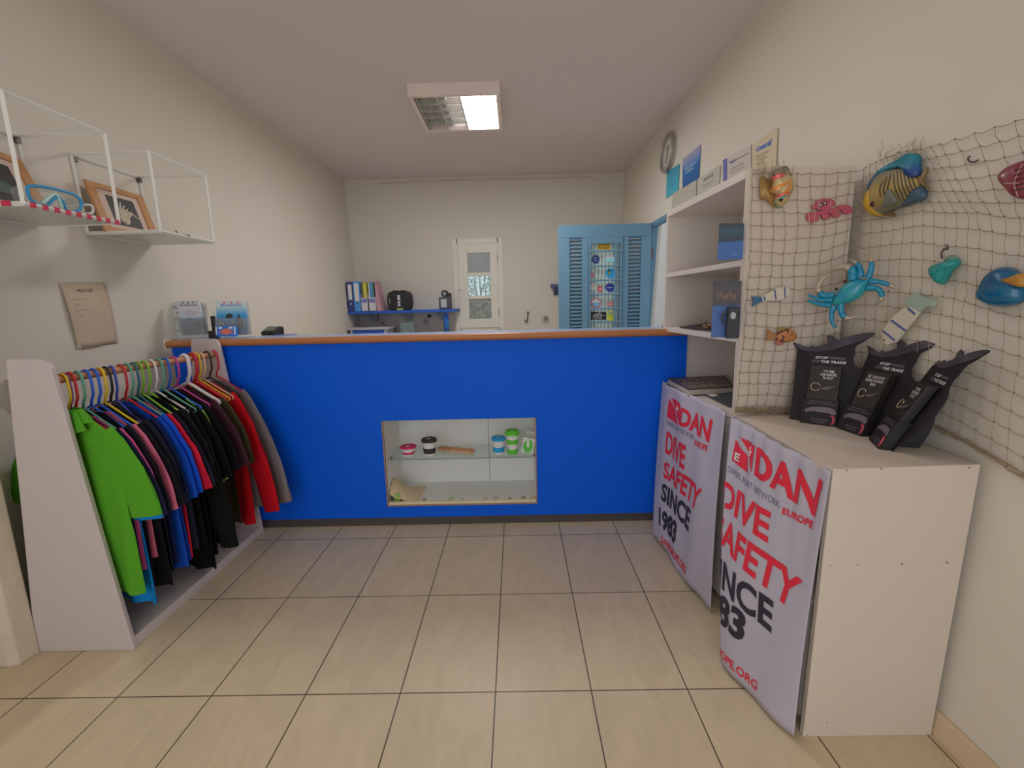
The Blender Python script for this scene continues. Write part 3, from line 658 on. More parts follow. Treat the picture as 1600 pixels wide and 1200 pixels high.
# underwater camera
x0 = at(686, 480, 'y', y).x; x1 = at(704.5, 480, 'y', y).x; z1 = at(695, 464, 'y', y).z
t = tag(thing('camera', ((x0+x1)/2, y, SZ)), 'grey boxed camera housing with a round knob on the blue shelf', 'camera')
MB().box(x0, x1, y, y+.13, SZ, z1).build('body', mat('camera_grey', '#3b3b3d', .5), t, bevel=.012)
MB().box(x0+.025, x1-.05, y-.004, y, SZ+.02, z1-.025).build('screen', mat('camera_screen', '#8a8c92', .4), t)
mb = MB(); c = Vector(((x0+x1)/2, y+.05, z1+.04)); mb.tube([c+Vector((0, -.04, 0)), c+Vector((0, .03, 0))], .042, 16); mb.box(c.x+.03, c.x+.075, y+.02, y+.07, z1-.002, z1+.045); mb.tube([c+Vector((0, 0, -.035)), c+Vector((0, 0, -.045))], .02); mb.build('knob', M_black, t, smooth=True, angle=40)
mb = MB(); mb.tube([c+Vector((0, -.045, 0)), c+Vector((0, -.04, 0))], .022, 16); mb.build('lens', mat('lens_grey', '#6a6c70', .2), t)
# blue bottle: sits on the worktop behind the counter
wt = tag(thing('back_desk', (-1.3, 5.4, 0)), 'low white desk running along the back wall behind the counter', 'desk')
MB().box(-1.97, -.5, 5.15, 5.98, .93, .96).build('desktop', M_white, wt)
mb = MB()
for xx in (-1.91, -1.25, -.53): MB().box(xx, xx+.02, 5.2, 5.96, 0, .93).build('side_leg', M_white, wt)
p = at(698, 517, 'y', 5.7); p.z = .961
t = tag(thing('spray_bottle', p), 'slim blue bottle standing under the right end of the wall shelf', 'bottle')
MB().lathe([(.03, 0), (.034, .01), (.034, .19), (.022, .235), (.014, .245)], p, 20).build('body', ramp_z('bottle_blue', [(0, '#243a44'), (.3, '#1f5c94'), (1, '#2a66b8')], .3), t, smooth=True, angle=50)
MB().lathe([(.015, .245), (.015, .262), (.006, .27)], p, 14).build('cap', mat('cap_grey', '#6d7488', .4), t, smooth=True, angle=40)
# white drawer cabinet with blue drawer
x0 = at(545, 511, 'y', 5.5).x; x1 = at(601, 510, 'y', 5.5).x
t = tag(thing('drawer_unit', ((x0+x1)/2, 5.5, .96)), 'small white drawer unit with a blue drawer front in the back corner', 'drawer unit')
mb = MB(); zc = at(572, 512, 'y', 5.5).z; x0, x1 = x0+.01, x1+.02
mb.box(x0-.03, x1+.03, 5.48, 5.9, zc-.025, zc+.002); mb.box(x0, x0+.03, 5.5, 5.88, .961, zc-.025); mb.box(x1-.03, x1, 5.5, 5.88, .961, zc-.025); mb.box(x0, x1, 5.85, 5.88, .961, zc-.025); mb.build('body', mat('unit_white', '#8f8f93', .5), t)
MB().box(x0+.03, x1-.03, 5.5, 5.52, .965, zc-.03).build('drawer', mat('shelf_blue', '#1c4690', .5, k=2.2), t)
# clear acrylic tray
Q = quadmap(at(625, 504, 'y', 5.6), at(647, 502.5, 'y', 5.6), at(627, 524, 'y', 5.6), at(649, 524, 'y', 5.6))
t = tag(qplate(MB(), quadmap(Q(0, 1), Q(1, 1), Vector((Q(0, 0).x, 5.6, .961)), Vector((Q(1, 0).x, 5.6, .961))), (0, 1, 0), .008).build('acrylic_sheet', glass('acrylic_green', (.55, .68, .66), .35)), 'clear greenish acrylic sheet standing between the drawer unit and the bottle', 'sheet')
mb = MB(); pts = [Q(0, 0)*1.0, Q(0, 1), Q(1, 1), Q(1, 0)*1.0]; pts[0].z = pts[3].z = .963; mb.tube(pts, .004, 6); mb.build('edge', mat('acr_edge', '#3f5558', .3), t)
# sockets
def socket(u, v, lbl, w_=.07):
    p = at(u, v, 'y', 5.999); t = tag(thing('wall_socket', p), lbl, 'socket', 'wall sockets on the back wall')
    MB().box(p.x-w_/2, p.x+w_/2, 5.985, 6.0, p.z-.04, p.z+.04).build('plate', mat('socket_plate', '#8f8a8a', .5), t, bevel=.004)
    mb = MB(); mb.tube([(p.x, 5.987, p.z), (p.x, 5.981, p.z)], .022, 20); mb.build('insert', mat('socket_insert', '#77736f', .5), t)
    mb = MB()
    for s in (-.009, .009): mb.tube([(p.x+s, 5.982, p.z), (p.x+s, 5.9795, p.z)], .003, 8)
    mb.build('hole', M_black, t); return t
socket(598, 504, 'pale wall socket above the small drawer unit')
socket(665.5, 502.5, 'pale wall socket under the black round hole')
t = socket(852, 498.5, 'pale wall socket nearest the blue door with a short loose cable', .085)
p = at(852, 498.5, 'y', 5.97); mb = MB(); mb.tube(curve([p, p+Vector((-.01, -.02, .03)), p+Vector((.02, -.02, .02)), p+Vector((.02, 0, -.02))], 5), .004, 6); mb.build('cable', M_steel, t)
p = at(671, 494, 'y', 5.999); tag(MB().tube([(p.x, 6.0, p.z), (p.x, 5.985, p.z)], .022, 20).build('hole_cover', M_black), 'round black cable hole cover above the middle wall socket', 'cover')
mb = MB(); p0 = at(825, 489, 'y', 5.98); p1 = at(823.5, 503, 'y', 5.98); mb.tube(curve([p0, (p0+p1)/2, p1, p1+Vector((-.02, -.01, .012)), p1+Vector((-.03, -.01, .03))], 5), .006, 8); mb.tube([p0+Vector((0, .01, .01)), p0], .014, 8)
tag(mb.build('wall_hook', M_steel, smooth=True), 'dark metal hook on the back wall right of the window', 'hook')
mb = MB(); p = at(861, 446, 'y', 5.9); q = at(880, 446, 'y', 5.9); mb.box(p.x, q.x+.1, 5.82, 5.998, p.z-.02, p.z+.012); mb.prism([(p.x+.04, 5.9, p.z-.02), (p.x+.04, 5.99, p.z-.02), (p.x+.04, 5.99, p.z-.12)], (.2, 0, 0))
tag(mb.build('corner_shelf', mat('shelf_blue_dark', '#39496e', .5)), 'small dark blue shelf peeping out left of the blue door', 'shelf')

# ------------------------------------------------------------------ ceiling lamp
LXa, LXb, LYa, LYb, LZ0 = -.738, -.080, 3.57, 4.27, 2.775
lm = tag(thing('ceiling_lamp', (-.41, 3.92, ZC)), 'square white louvred fluorescent ceiling lamp with only its right half lit', 'lamp')
mb = MB(); tt = .03
mb.box(LXa, LXb, LYa, LYa+tt, LZ0, ZC); mb.box(LXa, LXb, LYb-tt, LYb, LZ0, ZC); mb.box(LXa, LXa+tt, LYa+tt, LYb-tt, LZ0, ZC); mb.box(LXb-tt, LXb, LYa+tt, LYb-tt, LZ0, ZC); mb.box(LXa+tt, LXb-tt, LYa+tt, LYb-tt, ZC-.01, ZC-.001)
mb.build('housing', mat('lamp_housing', '#a8958f', .4, k=2.6), lm)
xm = -.365
M_louv = mat('louvre_metal', '#8a8a85', .3, metal=.4)
mb = MB()
for i in range(1, 5): y = LYa+tt+(LYb-LYa-2*tt)*i/5; mb.box(LXa+tt, xm, y-.002, y+.002, LZ0+.004, LZ0+.045)
for x in (LXa+.045, (LXa+xm)/2+.01, xm-.01): mb.box(x-.004, x+.004, LYa+tt, LYb-tt, LZ0+.004, LZ0+.05)
mb.build('louvre', M_louv, lm)
mb = MB()
for i in range(1, 5): y = LYa+tt+(LYb-LYa-2*tt)*i/5; mb.box(xm, LXb-tt, y-.002, y+.002, LZ0+.004, LZ0+.045)
for x in (xm+.004, (LXb+xm)/2, LXb-.045): mb.box(x-.004, x+.004, LYa+tt, LYb-tt, LZ0+.004, LZ0+.05)
mb.build('louvre', mat('louvre_lit', '#b5b8ba', .4, emit='#f4f8ff', es=1.2), lm)
mb = MB()
for x in (-.62, -.50): mb.tube([(x, LYa+.04, ZC-.035), (x, LYb-.04, ZC-.035)], .013, 12)
mb.build('tube', mat('dead_tube', '#8a8782', .4), lm, smooth=True)
mb = MB()
for x in (-.30, -.16): mb.tube([(x, LYa+.04, ZC-.035), (x, LYb-.04, ZC-.035)], .016, 12)
mb.box(xm+.012, LXb-tt-.002, LYa+tt+.002, LYb-tt-.002, ZC-.016, ZC-.011)
mb.build('tube', mat('lit_tube', '#ffffff', .4, emit='#f2f7ff', es=9), lm, smooth=False)

# ------------------------------------------------------------------ wire cube shelves on the left wall
M_wire = mat('white_wire', '#b0aaa4', .4, k=2.3)
def cube_shelf(y0, y1, lbl):
    z0, z1 = 1.682, 2.036; x1 = -1.69; t = tag(thing('wire_cube_shelf', (xl(z0), (y0+y1)/2, z0)), lbl, 'shelf', 'white wire cube shelves')
    r = .0065; a = lambda z: xl(z)+.006
    mb = MB()
    def bar(p, q):
        p, q = Vector(p), Vector(q); mb.tube([p, q], r*1.3, 4)
    for y in (y0, y1):
        bar((a(z0), y, z0), (a(z1), y, z1)); bar((x1, y, z0), (x1, y, z1)); bar((a(z0), y, z0), (x1, y, z0)); bar((a(z1), y, z1), (x1, y, z1))
    for z in (z0, z1): bar((a(z), y0, z), (a(z), y1, z)); bar((x1, y0, z), (x1, y1, z))
    mb.build('wire_frame', M_wire, t)
    MB().box(a(z0), x1, y0, y1, z0-.004, z0+.002).build('shelf_board', mat('cube_shelf_glass', '#8f9288', .3, k=2.6), t)
    mb = MB()
    for y in (y0+.01, y1-.01): mb.box(a(z1)-.004, a(z1)+.012, y-.01, y+.01, z1-.03, z1-.008)
    mb.build('screw_plate', M_steel, t)
    return t
cs1 = cube_shelf(1.652, 2.04, 'white wire cube shelf with red striped edge holding the blue diving mask')
cs2 = cube_shelf(2.272, 2.667, 'white wire cube shelf without striped edge, nearer the counter')
mb = MB(); n = 18
for k in range(9):
    y = 1.67+.043*k; mb.box(-1.686, -1.680, y, y+.017, 1.672, 1.690)
mb.build('red_stripe', mat('tape_red', '#97203a', .5), cs1)
mb = MB()
for k in range(4):
    x = -1.98+.075*k; mb.box(x, x+.03, 1.640, 1.645, 1.673, 1.690)
mb.build('red_stripe', mat('tape_red', '#97203a', .5), cs1)
mb = MB(); p = at(277, 362, 'x', -1.70); p.z = 1.689; mb.tube([p, p+Vector((.012, .07, .0))], .004, 6); mb.tube([p, p+Vector((-.004, -.004, .016))], .003, 6); tag(mb.build('pen', M_black), 'short black pen lying at the edge of the counter-side cube shelf', 'pen')
# framed photographs
def framed(TL, TR, BL, BR, lbl, art):
    Q = quadmap(TL, TR, BL, BR); n = (Vector(TR)-Vector(TL)).cross(Vector(BL)-Vector(TL)).normalized()
    if n.x < 0: n = -n
    t = tag(thing('picture_frame', Q(.5, 0)), lbl, 'picture', 'framed photographs in the cube shelves')
    f = .13; mb = MB()
    for a0, a1, b0, b1 in ((0, f, 0, 1), (1-f, 1, 0, 1), (f, 1-f, 0, f*.8), (f, 1-f, 1-f*.8, 1)): qplate(mb, Q, n, .014, a0, a1, b0, b1)
    mb.build('frame', mat('oak_frame', '#8d6540', .5, k=2.2, var=.15, vs=30), t, bevel=.002)
    MB.build(qplate(MB(), Q, n, .006, f, 1-f, f*.8, 1-f*.8), 'mat_board', mat('mount_cream', '#a08f86', .7), t)
    p = MB.build(qplate(MB(), Q, n, .0075, .27, .76, .2, .80), 'photograph', mat('photo_black', '#2a2a2a', .3), t)
    Q3 = sub(Q, .27, .76, .2, .80, n*.008); art(Q3, n, p)
def art_coral(Q, n, p):
    mb = MB()
    for k in range(6):
        a = .35+.09*k; mb.tube([Q(.30, .12)+n*.001, Q(.3+.08*k, .5)+n*.002, Q(.45+.10*k, .85-.10*k)+n*.001], [.012, .008, .003], 6)
    disc(mb, Q, .38, .25, .18, .2, n, .003, 14); mb.build('coral', mat('photo_white', '#9a9184', .6), p)
def art_fish(Q, n, p):
    mb = MB(); disc(mb, Q, .5, .35, .3, .16, n, .002, 16); disc(mb, Q, .3, .7, .12, .06, n, .002, 12); mb.build('fish', mat('photo_teal', '#3b4a44', .6), p)
zb_ = 1.686
framed((-2.015, 2.262, 1.92), (-2.015, 2.60, 1.92), (-1.955, 2.262, zb_), (-1.955, 2.60, zb_), 'oak framed photo of pale coral on black leaning in the counter-side cube shelf', art_coral)
framed((-2.02, 1.69, 1.955), (-2.02, 1.99, 1.925), (-1.945, 1.70, zb_), (-1.945, 2.01, zb_), 'oak framed dark photo leaning behind the diving mask, at the picture edge', art_fish)
# diving mask
t = tag(thing('diving_mask', (-1.76, 1.83, 1.686)), 'clear and blue diving mask lying on the striped cube shelf', 'diving mask')
pc = Vector((-1.735, 0, 0)); nx = Vector((1, 0, 0))
ml = lambda u, v: at(u, v, 'x', -1.735)
outer = ccurve([ml(*p) for p in ((43, 293), (52, 290.5), (75, 293), (100, 299), (118, 305), (127, 316), (124, 328), (112, 331), (103, 327), (98, 315), (89, 308), (82, 313), (72, 322), (58, 318), (46, 309))], 4)
mb = MB(); mb.tube(outer, .0055, 8, closed=True); mb.build('frame', mat('mask_blue', '#2a7fae', .25, k=1.7), t, smooth=True)
mb = MB(); mb.prism(outer, (-.003, 0, 0)); mb.build('lens', glass('mask_lens', (.97, .99, .99), .05), t)
cen = sum(outer, Vector())/len(outer)
mb = MB(); mb.loft([[cen+(p-cen)*k+Vector((dx, 0, 0)) for p in outer] for k, dx in ((1, 0), (1.04, -.03), (1.0, -.06), (.93, -.065))], caps=False); mb.build('skirt', glass('mask_skirt', (.93, .96, .96), .15, .1), t, smooth=True)
mb = MB(); mb.tube(curve([ml(66, 318), ml(78, 308), ml(86, 303), ml(92, 312), ml(97, 325)], 5), .006, 8); mb.build('nose_pocket', mat('mask_clear', '#8fa8a2', .2), t, smooth=True)
mb = MB(); mb.tube([ml(108+5*math.cos(a), 315+4*math.sin(a)) for a in [2*PI*k/16 for k in range(16)]], .0012, 5, closed=True); mb.build('emblem', mat('mask_mark', '#5f6a6a', .4), t)
mb = MB(); mb.tube(curve([ml(126, 322)+Vector((-.05, 0, 0)), ml(140, 320), ml(145, 328), ml(140, 334), ml(128, 331)+Vector((-.05, 0, 0))], 5), .005, 6); mb.build('strap', mat('strap_clear', '#a5a8a2', .4), t, smooth=True)
# price list
Q = quadmap(onl(92, 442, .002), onl(163.5, 441, .002), onl(120, 545, .002), onl(184.5, 536, .002))
def bow(a, b): return Q(a, b)+NL*(.010*math.sin(PI*b)*(1-.5*a)+.012*max(0, 1-((a-.3)/.3)**2)*max(0, .2-b)*5*.8+.002)
t = tag(MB().sheet(bow, 10, 12).build('price_list', mat('aged_paper', '#8f8170', .8, k=2.4), smooth=True, solid=.0008, fixn=False), 'beige paper price list taped to the left wall above the clothes rack', 'notice')
mb = MB(); bb = lambda a, b: bow(a, b)+NL*.001
text(mb, 'PRICE LIST', lambda a, b: bb(.30+.36*a, .85+.05*b), bold=.02, step=4)
for k, (w1, l2) in enumerate((('EQUIPMENT & GEAR', 'EURO'), ('SHIRTS', 'EURO'), ('DISCOVERY DIVE', 'EURO'), ('MASKS', 'EURO'))):
    b = .735-.082*k; text(mb, w1, lambda a, bq: bb(.13+(.32 if len(w1) > 8 else .14)*a+.01*k, b+.014*bq), res=1, step=3); text(mb, l2, lambda a, bq: bb(.76+.09*a, b+.005+.012*bq), res=1, step=3)
mb.build('lettering', mat('brown_ink', '#4d4338', .7), t)
mb = MB()
for a, b in ((.03, .97), (.97, .98), (.03, .03), (.96, .04)): mb.sheet(lambda s, q: bb(a-.04+.08*s, b-.03+.06*q)+NL*.001, 2, 2)
mb.build('tape', mat('tape_clear', '#938c80', .3), t)

# ------------------------------------------------------------------ clothes rack
BX, BZ = -1.672, 1.068
rk = tag(thing('clothes_rack', (-1.72, 2.05, 0)), 'white clothes rack with two tapering side panels and a wooden rail', 'clothes rack')
def panel_pts(y):
    return [Vector(p) for p in ((-1.915, y, 0), (-1.522, y, 0), (-1.628, y, 1.08), (-1.632, y, 1.115), (-1.642, y, 1.138), (-1.66, y, 1.150), (-1.785, y, 1.153))]
for y in (1.578, 2.505):
    MB().prism(panel_pts(y), (0, .02, 0)).build('side_panel', mat('rack_white', '#968d8c', .45, k=2.1, var=.02), rk, bevel=.004)
MB().tube([(BX, 1.598, BZ), (BX, 2.505, BZ-.004)], .0145, 16).build('rail', mat('rail_wood', '#8f6446', .5, k=2.3, var=.15, vs=25), rk, smooth=True, angle=60)
MB().box(-1.86, -1.53, 1.598, 2.505, .0, .045).build('base_board', M_white, rk, bevel=.002)
# bracket on the wall behind
mb = MB(); c = onl(14, 600, .0); mb.box(c.x, c.x+.02, c.y-.012, c.y+.012, c.z-.10, c.z+.02); mb.prism([(c.x+.02, c.y-.004, c.z+.015), (c.x+.075, c.y-.004, c.z+.015), (c.x+.02, c.y-.004, c.z-.09)], (0, .008, 0))
tag(mb.build('wall_bracket', M_white), 'small white bracket on the wall behind the near side of the clothes rack', 'bracket')

def rail_y(u):
    p = at(u, 583-(u-90)*.14, 'x', BX); return p.y
HM = {}
def hcol(n):
    d = {'purple': '#5c2a63', 'red': '#a31f27', 'sage green': '#4f8a77', 'blue': '#1f52b0', 'navy': '#23285c', 'yellow': '#c4a21c', 'black': '#1c1718', 'lime green': '#6c9c2c', 'white': '#b9b2b2',
         'pink': '#a53a7c', 'beige': '#b5977c', 'teal': '#1f5a6a', 'indigo': '#35439a', 'dark green': '#2f6a3f', 'crimson': '#b01f33', 'dull blue': '#23488f'}
    return mat('hanger_'+n.replace(' ', '_'), d[n], .35, k=1.75)
def hanger(y, cname, lbl, tilt=0.0, r=.0042, span=.19, drop=.075, tip='bar'):
    mb = MB(); R = Matrix.Translation((BX, y, 0)) @ Matrix.Rotation(-.30 if tilt > 0 else tilt, 4, 'Z')
    zt = BZ+.019
    hook = []
    for k in range(9):
        a = math.radians(200-25*k); hook.append(Vector((.024*math.cos(a), 0, BZ-.004+.0235*math.sin(a)+.0)))
    hook += [Vector((.027, 0, BZ-.04)), Vector((.024, 0, BZ-.075)), Vector((.008, 0, BZ-.10)), Vector((0, 0, BZ-.125))]
    zz0 = BZ-.125
    mb.tube([R @ p for p in hook], r*1.05, 7)
    for s in (-1, 1):
        arm = [Vector((0, 0, zz0+.004)), Vector((s*.03, 0, zz0-.008)), Vector((s*span*.6, 0, zz0-.008-drop*.55)), Vector((s*span, 0, zz0-.008-drop)), Vector((s*(span+.006), 0, zz0-.022-drop))]
        mb.tube([R @ p for p in arm], r, 6)
    mb.tube([R @ Vector((-span-.004, 0, zz0-.024-drop)), R @ Vector((span+.004, 0, zz0-.024-drop))], r*.8, 6)
    return tag(mb.build('clothes_hanger', hcol(cname), smooth=True), lbl, 'hanger', 'hangers on the clothes rack')
HZ = BZ-.125
H = [(97, 'purple', 'purple plastic hanger on the rail', .05), (107, 'red', 'red hanger right behind the purple hanger', .04), (119, 'sage green', 'sage green hanger nearest the near end of the rack', .08),
     (132, 'blue', 'blue hanger right behind the nearest sage green one', .1), (144, 'blue', 'blue hanger touching the nearest yellow one', .1), (154, 'yellow', 'yellow hanger nearest the near side panel, with long bare arm', .14),
     (163, 'black', 'black hanger between the nearest yellow hanger and an indigo one', .1), (173, 'indigo', 'indigo hanger with hook turned aside', -.5), (187, 'red', 'red hanger in the middle of the rail, before the second sage green one', .12),
     (197, 'sage green', 'sage green hanger right behind the middle red one', .1), (207, 'teal', 'dark teal hanger before the lime green pair', -.4), (214, 'lime green', 'lime green hanger, nearer of the two touching', -.35),
     (224, 'lime green', 'lime green hanger, farther of the two touching', .05), (235, 'white', 'thin white hanger just behind the lime green pair', .2), (246, 'sage green', 'sage green hanger farthest along the rail', .15),
     (256, 'blue', 'blue hanger between the farthest sage green hanger and the pink one', .12), (270, 'pink', 'bright pink hanger with frilly hook', .15), (287, 'white', 'thick broad white hanger', .3),
     (299, 'red', 'red hanger next to the thick white one', .2), (305, 'yellow', 'yellow hanger near the far end of the rail', .35), (312, 'beige', 'pale beige hanger near the far end of the rail', .2),
     (322, 'black', 'black hanger near the far side panel', .45), (333, 'crimson', 'crimson hanger nearest the far side panel', .3)]
hanger(1.650, 'yellow', 'yellow hanger inside the lime green polo shirt', -.22, drop=.085, span=.15)
for u, cn, lb, tl in H:
    hanger(rail_y(u), cn, lb, -.2 if cn == 'purple' else tl, span=.16 if cn == 'purple' else .19, r=.0085 if 'thick' in lb else .0046)

def ring(cx, cz, w, t, n=36, fold=0.0, ph=0.0, flare=1.0, kf=11):
    out = []
    for j in range(n):
        a = 2*PI*j/n; c, s = math.cos(a), math.sin(a)
        x = w*(abs(c)**.85)*(1 if c >= 0 else -1); y = t*s
        y += fold*math.sin(kf*x/.2+ph)
        out.append(Vector((cx+x, y, cz)))
    return out
def shirt(y, hexc, lbl, cat='shirt', L=.70, w=.215, sl='short', dz=0.0, ph=0.0, tilt=0.0, name='shirt', th=.02, spread=1.0, collar=None, trim=None, mname=None, sleeve_len=None):
    rnd = random.Random(int(y*1000)); zt = HZ-.006+dz
    org = Vector((BX, y, zt-L)); R = Matrix.Translation((BX, y, zt)) @ Matrix.Rotation(tilt, 4, 'Z')
    mb = MB(); rings = []
    prof = [(0, .075, .30), (.012, .095, .45), (.032, .130, .6), (.055, .165, .7), (.08, .190, .8), (.11, .200, .9), (.17, .200, 1), (.26, w*.97, 1), (.36, w*.95, 1.05), (.48, w*.97, 1.1), (.60, w, 1.2), (.8, w*1.01, 1.3), (1.0, w*1.02, 1.35)]
    for z, ww, tt_ in prof:
        if z > .26: zz = .26+(L-.26)*(z-.26)/.74
        else: zz = z
        f = max(0, (zz-.15))*.022
        rings.append([R @ Vector((p.x, p.y, p.z-zz)) for p in ring(.01*math.sin(ph+zz*6)*zz, 0, ww, th*tt_, fold=f, ph=ph+zz*1.5)])
    mb.loft(rings)
    if sl != 'none':
        SLn = sleeve_len or (.27 if sl == 'short' else .60)
        for s in (-1, 1):
            path = [(.145, -.075), (.178, -.12), (.205, -.18)]
            d = Vector(((.33*spread) if s > 0 else (.62 if collar else .12), -1)).normalized()
            st = 5 if sl == 'short' else 9
            for k in range(1, st+1): path.append((.205+d.x*SLn*k/st*(1-.35*k/st), -.18+d.y*(SLn-.05)*k/st))
            rr = []
            for i, (x, z) in enumerate(path):
                q = path[min(i+1, len(path)-1)]; o = path[max(i-1, 0)]; dd = Vector((q[0]-o[0], q[1]-o[1])).normalized(); nn = Vector((-dd.y, dd.x))
                frac = i/(len(path)-1)
                wd = (.055+.030*min(1, i/3)) if sl == 'short' else (.055+.02*min(1, i/3))*(1-.35*frac)
                tk = .014+.004*frac
                rg = []
                for j in range(20):
                    a = 2*PI*j/20; u = math.cos(a)*wd; v = math.sin(a)*tk+(.004*math.sin(8*a+ph+i) if i > 2 else 0)
                    rg.append(R @ Vector((s*(x+nn.x*u), v+.004*s+.012*frac*math.sin(ph*3+s), z+nn.y*u)))
                rr.append(rg)
            mb.loft(rr)
    m = mat(mname or 'cloth_'+hexc[1:], hexc, .9, k=1.55 if collar else 1.8, var=.05, vs=30, spec=.15)
    o = mb.build(name, m, smooth=True, angle=70, pivot=org)
    tag(o, lbl, cat, 'clothes on the rack')
    if collar:
        c = MB()
        c.loft([[R @ Vector((p.x, p.y+(-.004), p.z)) for p in ring(0, z_, ww, tt_, 28)] for z_, ww, tt_ in ((.012, .062, .016), (.022, .070, .02), (.0, .095, .026), (-.028, .118, .03))], caps=False)
        c.prism([R @ Vector(q) for q in ((.012, -.022, .012), (.075, -.020, .016), (.112, -.024, -.052), (.035, -.030, -.072), (.0, -.027, -.02))], (0, -.005, 0))
        c.prism([R @ Vector(q) for q in ((-.012, -.022, .012), (-.075, -.020, .016), (-.112, -.024, -.052), (-.035, -.030, -.072), (-.0, -.027, -.02))], (0, -.005, 0))
        c.build('collar', m, o, smooth=False)
        c = MB(); c.box(-.014, .014, -.031, -.027, -.22, -.02, R); c.build('placket', m, o)
    if trim:
        c = MB(); pts = [(.10, -.035), (.15, -.062), (.19, -.095), (.225, -.17), (.25, -.27), (.268, -.36), (.275, -.42)]
        c.tube(curve([R @ Vector((x+.012, -.012, z+.004)) for x, z in pts], 4), .006, 6); c.tube([R @ Vector((.20, -.02, -.43)), R @ Vector((.275, -.02, -.42))], .009, 6)
        c.build('piping', mat('piping_'+trim[1:], trim, .8, k=2.3), o, smooth=True)
    return o
S = [(105, '#1a1c33', 'navy T-shirt hanging directly behind the lime polo', dict(L=.62, w=.20)),
     (111, '#b24a7c', 'pink T-shirt between the lime polo and the sky blue shirt', dict(L=.62, w=.2, spread=.6)),
     (117, '#0f6aa8', 'sky blue polo shirt, third behind the lime polo', dict(L=.76, w=.215)),
     (129, '#17161a', 'black T-shirt right behind the sky blue shirt', dict(L=.70, w=.205)),
     (139, '#b05a74', 'salmon pink T-shirt between two black ones', dict(L=.60, w=.20, spread=.8)),
     (148, '#141419', 'black T-shirt right behind the salmon pink shirt', dict(L=.74, w=.215)),
     (160, '#181a26', 'dark charcoal T-shirt before the navy one', dict(L=.70, w=.21, spread=.7)),
     (171, '#131a3c', 'deep navy T-shirt before the royal blue pair', dict(L=.68, w=.21, spread=.7)),
     (182, '#123f9c', 'royal blue T-shirt, nearer of the blue pair', dict(L=.72, w=.215)),
     (190, '#1443a6', 'royal blue T-shirt, farther of the blue pair', dict(L=.71, w=.205, spread=.9)),
     (199, '#b01a30', 'red T-shirt in the middle of the rail', dict(L=.70, w=.21, spread=1.15)),
     (208, '#1d1e2c', 'dark slate T-shirt right behind the middle red one', dict(L=.68, w=.215, spread=1.2)),
     (222, '#141416', 'black T-shirt just past the middle of the rail', dict(L=.70, w=.21)),
     (234, '#10110f', 'long black shirt with its hem hanging lowest', dict(L=.84, w=.205, sl='long')),
     (246, '#0e0f12', 'black T-shirt behind the long black one', dict(L=.78, w=.21)),
     (258, '#0f0f11', 'black shirt with bright lime piping down its shoulder', dict(L=.76, w=.215, spread=1.1, trim='#6ea03a')),
     (276, '#3a2028', 'maroon brown T-shirt behind the lime piped shirt', dict(L=.60, w=.205, spread=1.1)),
     (292, '#35301f', 'olive brown shirt next to the maroon one', dict(L=.72, w=.205)),
     (312, '#a50f1c', 'bright red long-sleeved top near the far end', dict(L=.78, w=.225, sl='long', spread=1.3)),
     (330, '#6b6466', 'grey long-sleeved top farthest along the rail', dict(L=.72, w=.225, sl='long', spread=1.5))]
shirt(1.650, '#4a8a22', 'lime green polo shirt hanging first on the near end', cat='shirt', L=.71, w=.215, dz=.0, collar=True, name='polo_shirt', th=.012, mname='cloth_lime', spread=1.0, tilt=-.22)
for i, (u, h, lb, kw) in enumerate(S):
    shirt(rail_y(u), h, lb, ph=i*1.7, tilt=-.22 if i < 2 else -.27, dz=-.012-.004*(i % 3), th=.010, name='polo_shirt' if 'polo' in lb and i > 1 else 't_shirt', **kw)

# ------------------------------------------------------------------ bookcase at the right wall
A = Vector((.865, 1.79, 0)); B = Vector((.822, 2.60, 0)); ex = (B-A).normalized(); nin = Vector((ex.y, -ex.x, 0))   # ex along the front face, nin into the case
LEN = (B-A).length; DEP = .40; BH = 1.768
def bc(s, d, z): return A+ex*s+nin*d+Vector((0, 0, z))
def bcbox(mb, s0, s1, d0, d1, z0, z1):
    vs = [bc(s, d, z) for s in (s0, s1) for d in (d0, d1) for z in (z0, z1)]
    return mb.add(vs, [(0, 1, 3, 2), (4, 6, 7, 5), (0, 4, 5, 1), (2, 3, 7, 6), (0, 2, 6, 4), (1, 5, 7, 3)])
bk = tag(thing('bookcase', bc(LEN/2, .2, 0)), 'tall white open bookcase draped with a net on its near side', 'bookcase')
bcbox(MB(), 0, .03, 0, DEP, 0, BH).build('side_panel', M_whiteb, bk, bevel=.002)
bcbox(MB(), LEN-.02, LEN, 0, DEP, 0, BH).build('side_panel', M_white, bk, bevel=.002)
bcbox(MB(), .03, LEN-.02, 0, DEP, BH-.03, BH).build('top_board', M_white, bk)
for z in (1.444, 1.152, .842, .45): bcbox(MB(), .03, LEN-.02, 0.002, DEP-.01, z-.022, z).build('shelf_board', M_white, bk)
bcbox(MB(), .03, LEN-.02, DEP-.008, DEP, 0, BH).build('back_panel', M_white, bk)
bcbox(MB(), .03, LEN-.02, 0, .012, .02, .815).build('front_panel', M_white, bk)  # filler board added behind the banner so the gap beside it shows white
